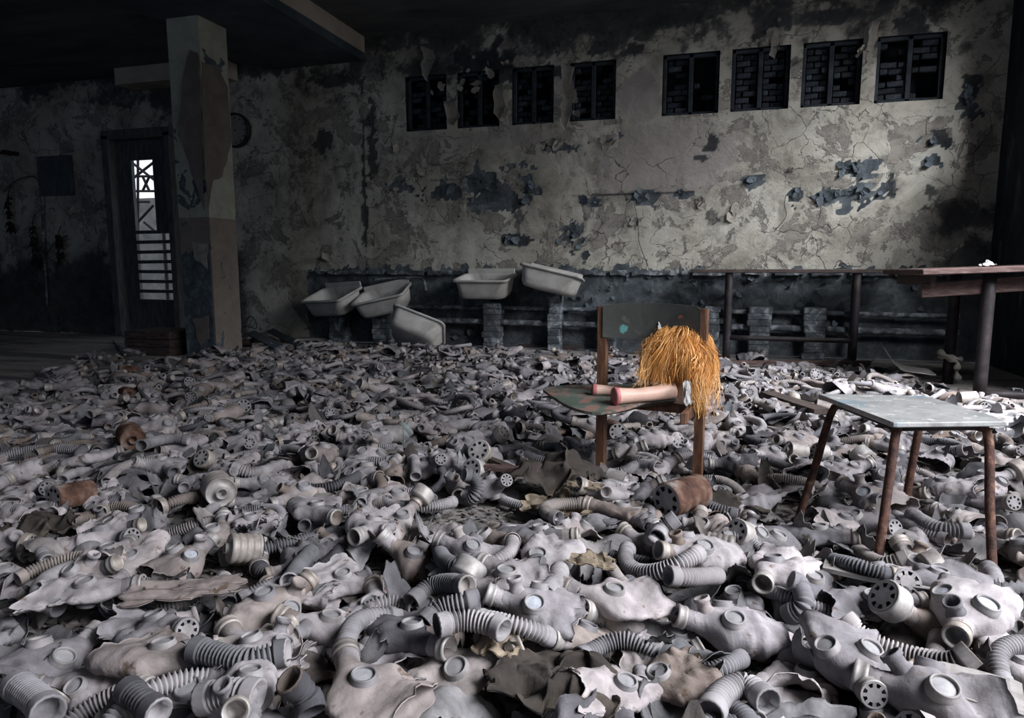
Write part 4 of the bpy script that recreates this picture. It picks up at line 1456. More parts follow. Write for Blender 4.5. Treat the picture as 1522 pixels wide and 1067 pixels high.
def make_mask(seed, side=True, L=.21, Wd=.085, flat=1.0, bend=.4, slant=.0, crum=1.0, end='valve', hose_len=.3, hose_turn=2.0, mouth=.03, second=None, up=.10, hi=True, dent=0.0, glassy=False):
    rg = random.Random(seed)
    nu, nv = (36, 26) if hi else (10, 7)
    t = np.linspace(0, 1, nv)
    u = np.linspace(0, 2 * math.pi, nu, endpoint=False)
    if side:
        hw = np.interp(t, [0, .10, .24, .42, .7, 1], [.025, .027, .046, Wd * .95, Wd, Wd * .98])
        hh = np.interp(t, [0, .10, .24, .42, .7, 1], [.025, .026, .032, .030 * flat, .019 * flat, mouth * .8])
        eyes = (math.pi / 2, -math.pi / 2)
        eye_t = .44
    else:
        hw = np.interp(t, [0, .10, .24, .42, .7, 1], [.026, .030, .056, Wd * .95, Wd * 1.05, Wd * 1.05])
        hh = np.interp(t, [0, .10, .24, .42, .7, 1], [.026, .031, .046, .054 * flat, .042 * flat, mouth * 1.0])
        eyes = (R(52), R(128))
        eye_t = .47
    sx_ = L * t - .5 * L
    sy_ = bend * L * (t - .3) ** 2 * np.where(t < .3, 1.6, .6)
    sz_ = up * L * np.clip(.35 - t, 0, 1) ** 1.2
    Gd = np.zeros((nv, nu, 3))
    for i in range(nv):
        tx = math.atan2(np.gradient(sy_)[i], np.gradient(sx_)[i])
        cs, sn = math.cos(u[0]), 0
        y = np.cos(u) * hw[i]
        z = np.sign(np.sin(u)) * np.abs(np.sin(u)) ** .8 * hh[i]
        # nose bridge bulge for face-up masks
        x = np.zeros(nu)
        if i > nv * .6:
            k = (t[i] - .6) / .4
            ed = np.array([fn(math.cos(q) * 2.2, math.sin(q) * 2.2, seed * 1.37) for q in u]) + .3 * np.array([fn(math.cos(q) * 6, math.sin(q) * 6, seed * 2.1) for q in u])
            x = k * (.030 * ed + slant * np.cos(u) * .06)
        Gd[i, :, 0] = sx_[i] + x * math.cos(tx) - y * math.sin(tx)
        Gd[i, :, 1] = sy_[i] + y * math.cos(tx) + x * math.sin(tx)
        Gd[i, :, 2] = sz_[i] + z
    zmin_c = Gd[..., 2].min()
    # folds and dents
    fl = Gd.reshape(-1, 3)
    amp = np.repeat(np.clip((t - .12) * 2.2, 0, 1), nu)
    eyeI = [(eye_t, e) for e in eyes]
    dsp = np.array([mn.noise(Vector((q[0] * 16 + seed, q[1] * 16, q[2] * 10))) * .013 + mn.noise(Vector((q[0] * 8 + seed, q[1] * 8, q[2] * 5))) * .026 + (abs(mn.noise(Vector((q[0] * 30 + seed, q[1] * 22, seed)))) - .2) * .020 for q in fl])
    # keep the surface round the eyes calmer
    calm = np.ones(len(fl))
    for (et, eu) in eyeI:
        ii, jj = int(et * (nv - 1)), int((eu % (2 * math.pi)) / (2 * math.pi) * nu) % nu
        c = Gd[ii, jj]
        dd = np.linalg.norm(fl - c, axis=1)
        calm = np.minimum(calm, np.clip((dd - .028) / .03, .25, 1))
    Nn = np.cross(np.roll(Gd, -1, 1) - np.roll(Gd, 1, 1), np.gradient(Gd, axis=0))
    Nn /= np.linalg.norm(Nn, axis=2)[..., None] + 1e-9
    cen_ = Gd.mean(axis=1, keepdims=True)
    if (np.sum(Nn * (Gd - cen_), axis=2).mean()) < 0: Nn = -Nn
    Gd = Gd + Nn * (dsp * crum * amp * calm).reshape(nv, nu, 1)
    if dent:
        for k in range(2):
            c = np.array([rg.uniform(0, L * .45), rg.uniform(-.05, .05), .04])
            dd = np.linalg.norm(Gd[..., :2] - c[:2], axis=2)
            topm = Gd[..., 2] > 0
            Gd[..., 2] -= np.where(topm, dent * np.exp(-(dd / .035) ** 2), 0)
    Nn = np.cross(np.roll(Gd, -1, 1) - np.roll(Gd, 1, 1), np.gradient(Gd, axis=0))
    Nn /= np.linalg.norm(Nn, axis=2)[..., None] + 1e-9
    if (np.sum(Nn * (Gd - cen_), axis=2).mean()) < 0: Nn = -Nn
    zoff = -Gd[..., 2].min()
    Gd[..., 2] += zoff
    body = MB()
    th = .0028
    inn = Gd - Nn * th
    # bridge rim with a bead
    vv = np.concatenate([Gd.reshape(-1, 3), (Gd[-1] + (Gd[-1] - Gd[-2]) * .05 + Nn[-1] * .001), (inn[-1] + (Gd[-1] - Gd[-2]) * .05)])
    n0 = nv * nu
    f = grid_faces(nv, nu)
    f += [[(nv - 1) * nu + j, (nv - 1) * nu + (j + 1) % nu, n0 + (j + 1) % nu, n0 + j] for j in range(nu)]
    f += [[n0 + j, n0 + (j + 1) % nu, n0 + nu + (j + 1) % nu, n0 + nu + j] for j in range(nu)]
    if hi:
        vi = inn[nv // 3:].reshape(-1, 3)
        m0 = len(vv)
        vv = np.concatenate([vv, vi])
        mm = nv - nv // 3
        f += grid_faces(mm, nu, True, m0, flip=True)
        f += [[n0 + nu + j, n0 + nu + (j + 1) % nu, m0 + (mm - 1) * nu + (j + 1) % nu, m0 + (mm - 1) * nu + j] for j in range(nu)]
    body.add(vv, f, 'rubber')
    parts = []
    seg = 22 if hi else 8
    for (et, eu) in eyeI if hi else eyeI[:1 if side else 2]:
        ii, jj = int(et * (nv - 1)), int((eu % (2 * math.pi)) / (2 * math.pi) * nu) % nu
        c, nrm = Gd[ii, jj], Nn[max(0, ii - 1):ii + 2, [jj - 1, jj, (jj + 1) % nu]].reshape(-1, 3).mean(0)
        ring, lens = MB(), MB()
        re = .0275 * rg.uniform(.94, 1.08)
        if hi:
            lathe(ring, [(re * 1.12, -.012), (re * 1.10, .002), (re * 1.0, .0045), (re, .009), (re * .95, .0115), (re * .84, .0115), (re * .80, .008), (re * .79, .003)], seg, c, nrm, 'rim')
        else:
            lathe(ring, [(re * 1.1, -.01), (re, .009), (re * .82, .010), (re * .8, .004)], seg, c, nrm, 'rim')
        lathe(lens, [(re * .82, .0045), (re * .5, .0065), (.0006, .007)], seg, c, nrm, 'lens')
        parts.append(Part('eyepiece', ring, ['rim'], [Part('lens', lens, ['glassy' if glassy else 'lens'])]))
    # snout
    c0 = Gd[0].mean(0)
    d0 = c0 - Gd[min(3, nv - 1)].mean(0); d0 /= np.linalg.norm(d0)
    sn = MB()
    s_ = .0265
    if hi:
        prof = [(s_ * .9, -.012), (s_ * 1.02, 0), (s_ * .95, .006), (s_ * 1.04, .011), (s_ * .95, .016), (s_ * 1.04, .021), (s_ * .96, .025)]
        lathe(sn, prof, 20, c0, d0, 'rubber')
        lathe(sn, [(s_ * 1.0, .024), (s_ * 1.15, .025), (s_ * 1.18, .031), (s_ * 1.12, .034), (s_ * 1.12, .043), (s_ * 1.18, .045), (s_ * 1.17, .050), (s_ * 1.05, .052)], 20, c0, d0, 'tin')
    else:
        lathe(sn, [(s_, -.01), (s_, .024), (s_ * 1.17, .025), (s_ * 1.17, .05)], 8, c0, d0, 'tin')
    e0 = c0 + d0 * .052
    if end == 'valve':
        cap = MB(); holes_disc(cap, c0 + d0 * .050, d0, s_ * 1.10, hi)
        parts.append(Part('snout', sn, ['rubber', 'tin'], [Part('valve_cap', cap, ['rim', 'hollow'])]))
    elif end == 'hose':
        parts.append(Part('snout', sn, ['rubber', 'tin']))
        hm = MB()
        hose_mb(hm, wander(c0 + d0 * .045, d0, hose_len, hose_turn, 12, .5, seed, z0=.0255, arch=rg.uniform(0, .04)), .0235, hi=hi)
        parts.append(Part('hose', hm, ['hose']))
    elif end == 'filter':
        parts.append(Part('snout', sn, ['rubber', 'tin']))
        fm = MB()
        lathe(fm, [(.024, .045), (.05, .052), (.052, .06), (.050, .064), (.052, .072), (.050, .078), (.052, .10), (.048, .106), (.044, .104)] if hi else [(.024, .045), (.052, .06), (.052, .1)], seg, c0, d0, 'tin')
        holes_disc(fm, c0 + d0 * .104, d0, .045, hi)
        parts.append(Part('filter', fm, ['tin', 'rim', 'hollow']))
    else:
        lathe(sn, [(s_ * 1.05, .052), (s_ * .85, .050), (s_ * .80, .01), (.001, .008)], 20 if hi else 8, c0, d0, 'tin')
        parts.append(Part('snout', sn, ['rubber', 'tin']))
    if second:
        ii = int(.16 * (nv - 1)); jj = int((R(70) if not side else R(-10) + math.pi * (seed % 2)) / (2 * math.pi) * nu) % nu
        c, nrm = Gd[ii, jj], Nn[ii, jj]
        q = MB()
        lathe(q, [(.026, -.014), (.022, .0), (.018, .008), (.0185, .022), (.0225, .024), (.0225, .034), (.018, .035), (.016, .012), (.0006, .011)] if hi else [(.026, -.014), (.018, .008), (.0225, .034), (.016, .03)], 16 if hi else 7, c, nrm, 'rubber')
        parts.append(Part('tube_socket', q, ['rubber']))
    parts.insert(0, Part('face_piece', body, ['rubber']))
    return parts


def all_mbs(parts):
    for p_ in parts:
        yield p_.mb
        yield from all_mbs(p_.kids)


def joined(parts):
    m = MB()
    for q in all_mbs(parts):
        off = m.n
        m.v.append(q.arrays()); m.f.extend([[i + off for i in ff] for ff in q.f]); m.k.extend(q.k); m.n += q.n
    return m


ALLK = ['rubber', 'hose', 'rim', 'lens', 'tin', 'hollow', 'scrap', 'rusty', 'greentin', 'chips', 'glassy']
MASKS = [  # description, options
    ('side-lying gas mask with valve cap', dict(seed=1, side=True, end='valve', bend=.5, second=True, up=.3)),
    ('flattened gas mask with ribbed hose', dict(seed=2, side=True, end='hose', hose_len=.34, hose_turn=2.6, bend=.3, crum=1.3)),
    ('face-up gas mask, both eyepieces showing', dict(seed=3, side=False, end='open', bend=.1, up=.35, second=True)),
    ('face-up gas mask with perforated cap', dict(seed=4, side=False, end='valve', bend=-.2, up=.5, crum=.9)),
    ('broad gas mask with open snout', dict(seed=5, side=True, end='open', Wd=.098, L=.20, bend=-.5, crum=.8, second=True)),
    ('gaping gas mask', dict(seed=6, side=True, end='valve', mouth=.055, flat=1.5, bend=.4, crum=1.2)),
    ('crumpled and caved-in gas mask', dict(seed=7, side=True, end='open', crum=2.2, dent=.03, bend=.6, second=True)),
    ('face-up gas mask trailing curled hose', dict(seed=8, side=False, end='hose', hose_len=.42, hose_turn=-3.6, bend=0, up=.2)),
    ('long narrow gas mask', dict(seed=9, side=True, end='valve', L=.25, Wd=.070, bend=.2, slant=.6, second=True)),
    ('torn ragged gas mask', dict(seed=10, side=True, end='open', crum=1.7, slant=-.9, mouth=.045, bend=-.3)),
    ('gas mask with filter can on snout', dict(seed=11, side=False, end='filter', bend=.2, up=.4)),
    ('sagging gas mask with dented crown', dict(seed=12, side=False, end='open', dent=.035, crum=1.4, bend=.3, second=True)),
    ('flat smooth gas mask, one eyepiece up', dict(seed=13, side=True, end='hose', hose_len=.22, hose_turn=-1.4, Wd=.095, L=.22, crum=.6, flat=.9, bend=.5)),
    ('gas mask with glassy eyepieces', dict(seed=14, side=False, end='open', glassy=True, bend=-.1, up=.3, second=True)),
]


class Proto:
    def __init__(s, desc, parts, cat, name, low=None):
        s.desc, s.parts, s.cat, s.name = desc, parts, cat, name
        s.cloud = joined(parts).arrays()
        s.low = low
        s.meshes = None
        s.one = None

    def build_meshes(s):
        def rec(p_):
            return (p_, p_.mb.mesh(p_.name, p_.keys, True), [rec(k) for k in p_.kids])
        s.meshes = [rec(p_) for p_ in s.parts]

    def place_parts(s, M):
        if s.meshes is None: s.build_meshes()
        if len(s.meshes) == 1 and not s.meshes[0][2]:
            o = link(s.name, s.meshes[0][1]); o.matrix_world = M
            return o
        root = link(s.name, None); root.matrix_world = M
        root.empty_display_size = .05

        def rec(node, par):
            p_, me_, kids = node
            o = link(p_.name, me_, par)
            if p_.label: o['label'] = p_.label
            for k in kids: rec(k, o)
        for nde in s.meshes: rec(nde, root)
        return root

    def place_one(s, M):
        if s.one is None:
            j = joined(s.low if s.low is not None else s.parts)
            ks = [k for k in ALLK if k in set(j.k)]
            s.one = j.mesh(s.name, ks if len(ks) > 1 else ks[0], True)
        o = link(s.name, s.one); o.matrix_world = M
        return o


def mid_parts(opts):
    return make_mask(hi=False, **opts)


mask_protos = []
for d_, o_ in MASKS:
    mask_protos.append(Proto(d_, make_mask(hi=True, **o_), 'gas mask', 'gas_mask', mid_parts(o_)))

hose_protos = []
HOSES = [('gently curved ribbed hose', .42, .9, 0), ('ribbed hose bent in a half circle', .46, 3.1, 1), ('short straight ribbed hose', .22, .25, 2), ('S-bent ribbed hose', .48, .4, 3),
         ('hooked ribbed hose', .36, 2.3, 4), ('arched ribbed hose', .40, 1.6, 5)]
for d_, L_, tr, sd in HOSES:
    q = []
    pth = wander((-L_ * .3, 0, .021), (1, 0), L_, tr, 12, 1.6 if sd == 3 else .5, 30 + sd, z0=.0255, arch=.05 if sd == 5 else .015)
    if sd == 3:
        pth = [np.array((-L_ * .45 + L_ * .9 * k / 12, .06 * math.sin(k / 12 * 6.28), .021 + .01 * math.sin(k))) for k in range(13)]
    h_, l_ = MB(), MB()
    hose_mb(h_, pth, .0235, hi=True); hose_mb(l_, pth, .0235, hi=False)
    hose_protos.append(Proto(d_, [Part('corrugated_hose', h_, ['hose'])], 'hose', 'corrugated_hose', [Part('corrugated_hose', l_, ['hose'])]))


def canister_parts(r, L_, key, hi=True, ribs=4, neck=True):
    m_ = MB()
    seg = 30 if hi else 9
    pr = [(r * .9, 0), (r, .004)]
    for k in range(ribs):
        z = L_ * (k + .7) / (ribs + .6)
        pr += [(r, z - .006), (r * .955, z - .003), (r * .955, z + .003), (r, z + .006)]
    pr += [(r, L_ - .004), (r * .93, L_)]
    if not hi: pr = [(r, 0), (r, L_)]
    lathe(m_, pr, seg, (-L_ / 2, 0, r), (1, 0, 0), key, cap0=False)
    end = MB()
    lathe(end, [(r * .93, 0), (r * .86, -.004), (r * .4, -.002), (r * .36, .014), (r * .33, .016), (r * .28, .014), (r * .28, -.01), (.001, -.012)], seg, (L_ / 2, 0, r), (1, 0, 0), key)
    base = MB(); holes_disc(base, (-L_ / 2, 0, r), (-1, 0, 0), r * .93, hi)
    return [Part('can_body', m_, [key]), Part('neck', end, [key]), Part('perforated_base', base, ['rim', 'hollow'])]


can_protos = [Proto('dusty grey filter canister', canister_parts(.050, .10, 'tin'), 'filter canister', 'filter_canister', canister_parts(.05, .1, 'tin', False)),
              Proto('rusty filter canister', canister_parts(.052, .15, 'rusty'), 'filter canister', 'filter_canister', canister_parts(.052, .15, 'rusty', False)),
              Proto('grey-green filter canister', canister_parts(.046, .08, 'greentin', ribs=2), 'filter canister', 'filter_canister', canister_parts(.046, .08, 'greentin', False))]

eye_protos = []
q = MB(); lathe(q, [(.036, 0), (.037, .006), (.033, .012), (.027, .012), (.025, .006)], 22, (0, 0, 0), (0, 0, 1), 'rim')
ql = MB(); lathe(ql, [(.027, .006), (.001, .009)], 22, (0, 0, 0), (0, 0, 1), 'lens')
q2 = MB(); lathe(q2, [(.036, 0), (.034, .012), (.026, .008), (.001, .009)], 8, (0, 0, 0), (0, 0, 1), 'rim')
eye_protos.append(Proto('loose round eyepiece', [Part('rim', q, ['rim'], [Part('lens', ql, ['lens'])])], 'eyepiece', 'loose_eyepiece', [Part('rim', q2, ['rim'])]))
q = MB(); lathe(q, [(.034, 0), (.036, .004), (.034, .010), (.036, .016), (.034, .024), (.032, .026)], 20, (-.013, 0, .036), (1, 0, 0), 'tin')
q3 = MB(); holes_disc(q3, (.013, 0, .036), (1, 0, 0), .034, True)
eye_protos.append(Proto('loose perforated valve', [Part('collar', q, ['tin']), Part('valve_cap', q3, ['rim', 'hollow'])], 'valve', 'loose_valve', [Part('collar', q, ['tin']), Part('valve_cap', q3, ['rim', 'hollow'])]))


def scrap_parts(seed, hi=True):
    rg = random.Random(seed * 31)
    n, m = (20, 15) if hi else (7, 5)
    sx_, sy_ = rg.uniform(.06, .11), rg.uniform(.04, .075)
    k1, k2 = rg.uniform(4, 22) * rg.choice((1, 1, -1)), rg.uniform(-8, 8)
    tw = rg.uniform(-5, 5)
    v = []
    for i in range(n):
        for j in range(m):
            a, b_ = -1 + 2 * i / (n - 1), -1 + 2 * j / (m - 1)
            rr_ = 1 + .30 * fn(a * 1.7, b_ * 1.7, seed * 3.3) + .12 * fn(a * 5, b_ * 5, seed)
            x, y = a * sx_ * rr_ * math.sqrt(1 - b_ * b_ * .5) * 1.15, b_ * sy_ * rr_ * math.sqrt(1 - a * a * .5) * 1.15
            an = y * k1 + x * tw
            rad = 1 / (abs(k1) + 1e-3)
            yy_ = math.sin(an) * rad if abs(k1) > 1 else y
            zz_ = (1 - math.cos(an)) * rad * (1 if k1 > 0 else -1)
            zz_ += k2 * x * x + .012 * mn.noise(Vector((x * 22, y * 22, seed))) + .010 * abs(mn.noise(Vector((x * 40, y * 30, seed + 4))))
            v.append((x, yy_, zz_))
    v = np.array(v)
    v[:, 2] -= v[:, 2].min()
    M_ = len(v)
    f = grid_faces(n, m, False)
    q = MB()
    if hi:
        gr = v.reshape(n, m, 3)
        N3 = np.cross(np.gradient(gr, axis=0), np.gradient(gr, axis=1)); N3 /= np.linalg.norm(N3, axis=2)[..., None] + 1e-9
        v2 = v + N3.reshape(-1, 3) * .003
        rim = [i for i in range(m)] + [i * m + m - 1 for i in range(1, n)] + [(n - 1) * m + i for i in range(m - 2, -1, -1)] + [i * m for i in range(n - 2, 0, -1)]
        side = [[rim[i], rim[(i + 1) % len(rim)], rim[(i + 1) % len(rim)] + M_, rim[i] + M_] for i in range(len(rim))]
        q.add(np.concatenate([v, v2]), f + [[i + M_ for i in g[::-1]] for g in f] + side, 'scrap')
    else:
        q.add(v, f, 'scrap')
    return [Part('rubber_scrap', q, ['scrap'])]


scrap_desc = ['curled rubber scrap', 'long folded rubber scrap', 'cupped rubber scrap', 'twisted rubber strip', 'ragged flat rubber piece', 'bent rubber flap', 'rolled rubber piece', 'creased rubber sheet', 'torn rubber tongue', 'warped rubber offcut']
scrap_protos = [Proto(scrap_desc[s], scrap_parts(s + 1), 'rubber scrap', 'rubber_scrap', scrap_parts(s + 1, False)) for s in range(10)]

# ---- height field for resting things on one another
HX0, HX1, HY0, HY1, HR = -9.5, 2.6, .5, 7.7, .012
HNX, HNY = int((HX1 - HX0) / HR), int((HY1 - HY0) / HR)
HF = np.zeros((HNX, HNY), np.float32)
BLK = np.zeros((HNX, HNY), bool)


def block(pt, r):
    i0, j0 = int((pt[0] - HX0) / HR), int((pt[1] - HY0) / HR)
    k = int(r / HR) + 1
    for i in range(max(0, i0 - k), min(HNX, i0 + k + 1)):
        for j in range(max(0, j0 - k), min(HNY, j0 + k + 1)):
            if (i - i0) ** 2 + (j - j0) ** 2 <= (r / HR) ** 2: BLK[i, j] = True


for ft in feet: block((ft.x, ft.y), .034)
block((L0.x, L0.y), .035); block((R0.x, R0.y), .035)
BLK[int((cx_ - .28 - HX0) / HR):int((cx_ + .27 - HX0) / HR), int((cy_ - .30 - HY0) / HR):int((cy_ + .28 - HY0) / HR)] = True
for (x, y) in ((1.78, 5.29), (1.83, 6.12), (2.40, 5.29), (2.40, 6.12)): block((x, y), .06)


def drop(proto, x, y, yaw, tilt=(0, 0), scale=1.0, q=.72, zfix=None, respect=True):
    M3 = np.array(Euler((tilt[0], tilt[1], yaw)).to_matrix()) * scale
    # rotate about z last
    M3 = np.array(Matrix.Rotation(yaw, 3, 'Z') @ Euler((tilt[0], tilt[1], 0)).to_matrix()) * scale
    V = proto.cloud @ M3.T
    i = ((V[:, 0] + x - HX0) / HR).astype(int); j = ((V[:, 1] + y - HY0) / HR).astype(int)
    ok = (i >= 0) & (i < HNX) & (j >= 0) & (j < HNY)
    if ok.mean() < .9: return None
    i, j, z = i[ok], j[ok], V[ok, 2]
    idx = i * HNY + j
    if respect and BLK.ravel()[idx].any(): return None
    uq, inv = np.unique(idx, return_inverse=True)
    lo = np.full(len(uq), 9.0); hi_ = np.full(len(uq), -9.0)
    np.minimum.at(lo, inv, z); np.maximum.at(hi_, inv, z)
    H = HF.ravel()[uq]
    base = zfix if zfix is not None else max(min(np.quantile(H - lo, q), (.062 if respect else .075) - max(0, lo.min())), -lo.min() - .012)
    HF.ravel()[uq] = np.maximum(H, base + lo * .4 + hi_ * .6)
    M = Matrix.Translation((x, y, base)) @ (Matrix.Rotation(yaw, 4, 'Z') @ Euler((tilt[0], tilt[1], 0)).to_matrix().to_4x4() @ Matrix.Scale(scale, 4))
    return M


BX = [-200, 0, 60, 120, 270, 360, 430, 640, 880, 1050, 1290, 1400, 1522, 1800]
BY = [645, 606, 580, 559, 538, 531, 517, 525, 537, 548, 558, 583, 610, 645]
BARE = [(735, 770, 105, 34), (1425, 712, 70, 24), (800, 1000, 70, 30), (820, 735, 60, 30)]


def field(px, py):
    return py > np.interp(px, BX, BY)


items = []   # (proto, M, px, py, depth, hero_label)


def try_add(pr, x, y, yaw, tilt, scale, q=.72, hero=None):
    M = drop(pr, x, y, yaw, tilt, scale, q)
    if M is None: return False
    s = proj((x, y, M.translation.z + .03))
    if s is None: return False
    items.append([pr, M, s[0], s[1], s[2], hero])
    return True


def scatter(spacing, chooser, seed, skip=0.0, tmax=.3, q=.72, bare_ok=False, edge=0):
    rg = random.Random(seed)
    y = .95
    while y < 7.6:
        x = -9.0
        while x < 2.5:
            jx, jy = x + rg.uniform(-.5, .5) * spacing, y + rg.uniform(-.5, .5) * spacing
            x += spacing
            s = proj((jx, jy, .03))
            r1, r2, r3, r4, r5 = rg.random(), rg.random(), rg.random(), rg.random(), rg.random()
            if s is None or s[0] < -150 or s[0] > 1680 or s[1] > 1260: continue
            if rg.random() < skip: continue
            ins = field(s[0], s[1] + edge + (r5 - .5) * 10)
            if not ins and not (field(s[0], s[1] + 26) and r1 < .12): continue
            if not bare_ok and any(((s[0] - bx) / bw_) ** 2 + ((s[1] - by) / bh_) ** 2 < 1 for bx, by, bw_, bh_ in BARE): continue
            if jx > 2.38 or jy > 7.12: continue
            pr = chooser(rg, s)
            try_add(pr, jx, jy, r2 * 6.283, ((r3 - .5) * 2 * tmax, (r4 - .5) * 2 * tmax), .74 + .20 * r5, q)
        y += spacing


# heroes keep their space: reserve by blocking scatter around some of them, and then drop them on top
def heading(px, py, deg):
    a = G(px, py, .05); b = G(px + 20 * math.cos(R(deg)), py - 20 * math.sin(R(deg)) * .55, .05)
    return math.atan2(b.y - a.y, b.x - a.x)


scatter(.15, lambda r, s: r.choice(scrap_protos), 11, .10, .30, .5)
scatter(.21, lambda r, s: r.choice(mask_protos), 12, .08, .30, .5)
scatter(.34, lambda r, s: r.choice(hose_protos), 13, .2, .12, .6)
scatter(.17, lambda r, s: r.choice(scrap_protos), 14, .25, .40, .5)
scatter(.33, lambda r, s: r.choice(mask_protos), 15, .12, .28, .5)
scatter(.95, lambda r, s: r.choice(can_protos[:1] * 3 + can_protos[1:]), 16, .2, .25, .6)
scatter(.42, lambda r, s: r.choice(eye_protos), 17, .3, .4, .5)
scatter(.42, lambda r, s: r.choice(hose_protos), 18, .25, .12, .65)

# ---- placed by eye from the photograph: hoses
def hero_hose(pts, label, zc=None, R_=.0235):
    W_ = []
    for (x, y) in pts:
        g = G(x, y, .09)
        i, j = int((g.x - HX0) / HR), int((g.y - HY0) / HR)
        i = min(max(i, 3), HNX - 4); j = min(max(j, 3), HNY - 4)
        h = float(np.quantile(HF[i - 2:i + 3, j - 2:j + 3], .8))
        h = min(h, .15)
        W_.append([g.x, g.y, h + R_ * .8])
    W_ = np.array(W_)
    z = W_[:, 2].copy()
    for _ in range(2):
        z[1:-1] = (z[:-2] + z[1:-1] * 2 + z[2:]) / 4
    W_[:, 2] = z
    # re-project x,y for the real height
    for k, (x, y) in enumerate(pts):
        g = G(x, y, W_[k, 2]); W_[k, 0], W_[k, 1] = g.x, g.y
    P_, L = spline(W_, 40)
    mb = MB(); hose_mb(mb, P_, R_, hi=True)
    o = obj('corrugated_hose', mb, ['hose'][0], smooth=True)
    for k in range(0, 40):
        i, j = int((P_[k, 0] - HX0) / HR), int((P_[k, 1] - HY0) / HR)
        if 1 < i < HNX - 2 and 1 < j < HNY - 2:
            HF[i - 1:i + 2, j - 1:j + 2] = np.maximum(HF[i - 1:i + 2, j - 1:j + 2], P_[k, 2] + R_)
    tag(o, label, 'hose', 'corrugated hoses strewn over the floor')


def hero(kind, idx, px, py, deg, label, tilt=(0, 0), scale=1.0, q=.75):
    pr = {'m': mask_protos, 'c': can_protos, 'e': eye_protos, 's': scrap_protos}[kind][idx]
    g = G(px, py, .09)
    M = drop(pr, g.x, g.y, heading(px, py, deg) + (math.pi if kind == 'm' else 0), (R(tilt[0]), R(tilt[1])), scale, q, respect=False)
    if M is None: return
    items.append([pr, M, px, py, 0.0, label])


hero('m', 4, 800, 800, -25, 'broad pale gas mask lying flat in front of the bare patch', (0, 4), 0.87)
hero('m', 2, 1035, 830, 200, 'face-up gas mask directly below the chair seat, above the long looped hose', (6, 0), 0.87)
hero('m', 0, 905, 735, 215, 'brownish gas mask between the chair post and the rusty canister', (0, 8))
hero('m', 5, 765, 890, 185, 'rounded gas mask with its hose-side snout to the left, in front of the bare patch', (0, -6), 0.87)
hero('m', 12, 920, 900, 175, 'smooth wide gas mask below the long looped hose', (3, 0), 0.91)
hero('m', 0, 500, 925, 190, 'large gas mask with its valve end facing left in the near heap', (0, 0), 0.91)
hero('m', 4, 610, 945, 300, 'gas mask with a tin snout pointing towards the viewer', (0, 3), 0.87)
hero('m', 13, 800, 930, 170, 'gas mask with tilted oval eyepiece at the centre of the near heap', (5, 5), 0.83)
hero('m', 12, 545, 1035, 120, 'big gas mask at the bottom edge with one pale round eyepiece', (0, 0), 0.95)
hero('m', 8, 120, 888, 12, 'long gas mask at the left with a perforated valve cap pointing right', (0, 0), 0.83)
hero('m', 0, 225, 925, -20, 'pale gas mask lying behind a striped hose at lower left', (0, 0), 0.87)
hero('m', 4, 235, 985, -15, 'gas mask with a pale snout pointing right, at lower left', (4, 0), 0.87)
hero('m', 3, 1255, 985, 285, 'gas mask with a round eight-hole valve facing the viewer at lower right', (0, -14), 0.87)
hero('m', 13, 1440, 925, 250, 'gas mask with a clear eyepiece at the right edge', (0, -12), 0.91)
hero('m', 8, 1290, 905, 5, 'gas mask in front of the stool with its snout to the right', (0, 0), 0.79)
hero('m', 9, 1150, 855, 240, 'brownish gas mask left of the stool feet', (0, 0), 0.87)
hero('m', 11, 1400, 1062, 160, 'wide gas mask at the bottom right corner', (0, 0), 0.95)
hero('m', 2, 1090, 925, 180, 'domed gas mask with a ribbed snout, below the stool and left', (0, 0), 0.87)
hero('m', 6, 560, 790, 250, 'crumpled pale gas mask left of the bare patch', (0, 0), 0.87)
hero('m', 3, 660, 690, 250, 'gas mask behind the ring of hose', (0, 0), 0.79)
hero('m', 5, 735, 720, -30, 'upright gas mask just right of the ring of hose', (0, 25), 0.79)
hero('m', 12, 1400, 870, 190, 'pale flat gas mask under the stool by its front right leg', (0, 0), 0.83)
hero('m', 2, 1180, 665, 200, 'gas mask right of the chair, behind the stool', (0, 0), 0.79)
hero('m', 4, 470, 760, 300, 'pale gas mask at left of centre with a tin snout', (0, 0), 0.87)
hero('c', 1, 1015, 755, 30, 'big rusty canister lying behind the looped hose', (0, 0), 1.15)
hero('c', 1, 195, 660, 290, 'rusty ribbed canister in the left field of masks', (0, 0), 1.05)
hero('c', 0, 325, 735, 290, 'pale ribbed canister in the left field of masks', (0, 0), 1.1)
hero('c', 2, 605, 648, 15, 'grey-green canister standing out in the middle field', (0, -40), 1.0)
hero('e', 1, 853, 690, 250, 'round perforated valve beside the dark cloth', (0, -40), .85)
hero('e', 1, 1350, 880, 300, 'round perforated valve in front of the stool', (0, -30), 1.0)
hero('e', 0, 380, 765, 0, 'round pale eyepiece lying face up in the left field', (10, 0), 1.1)

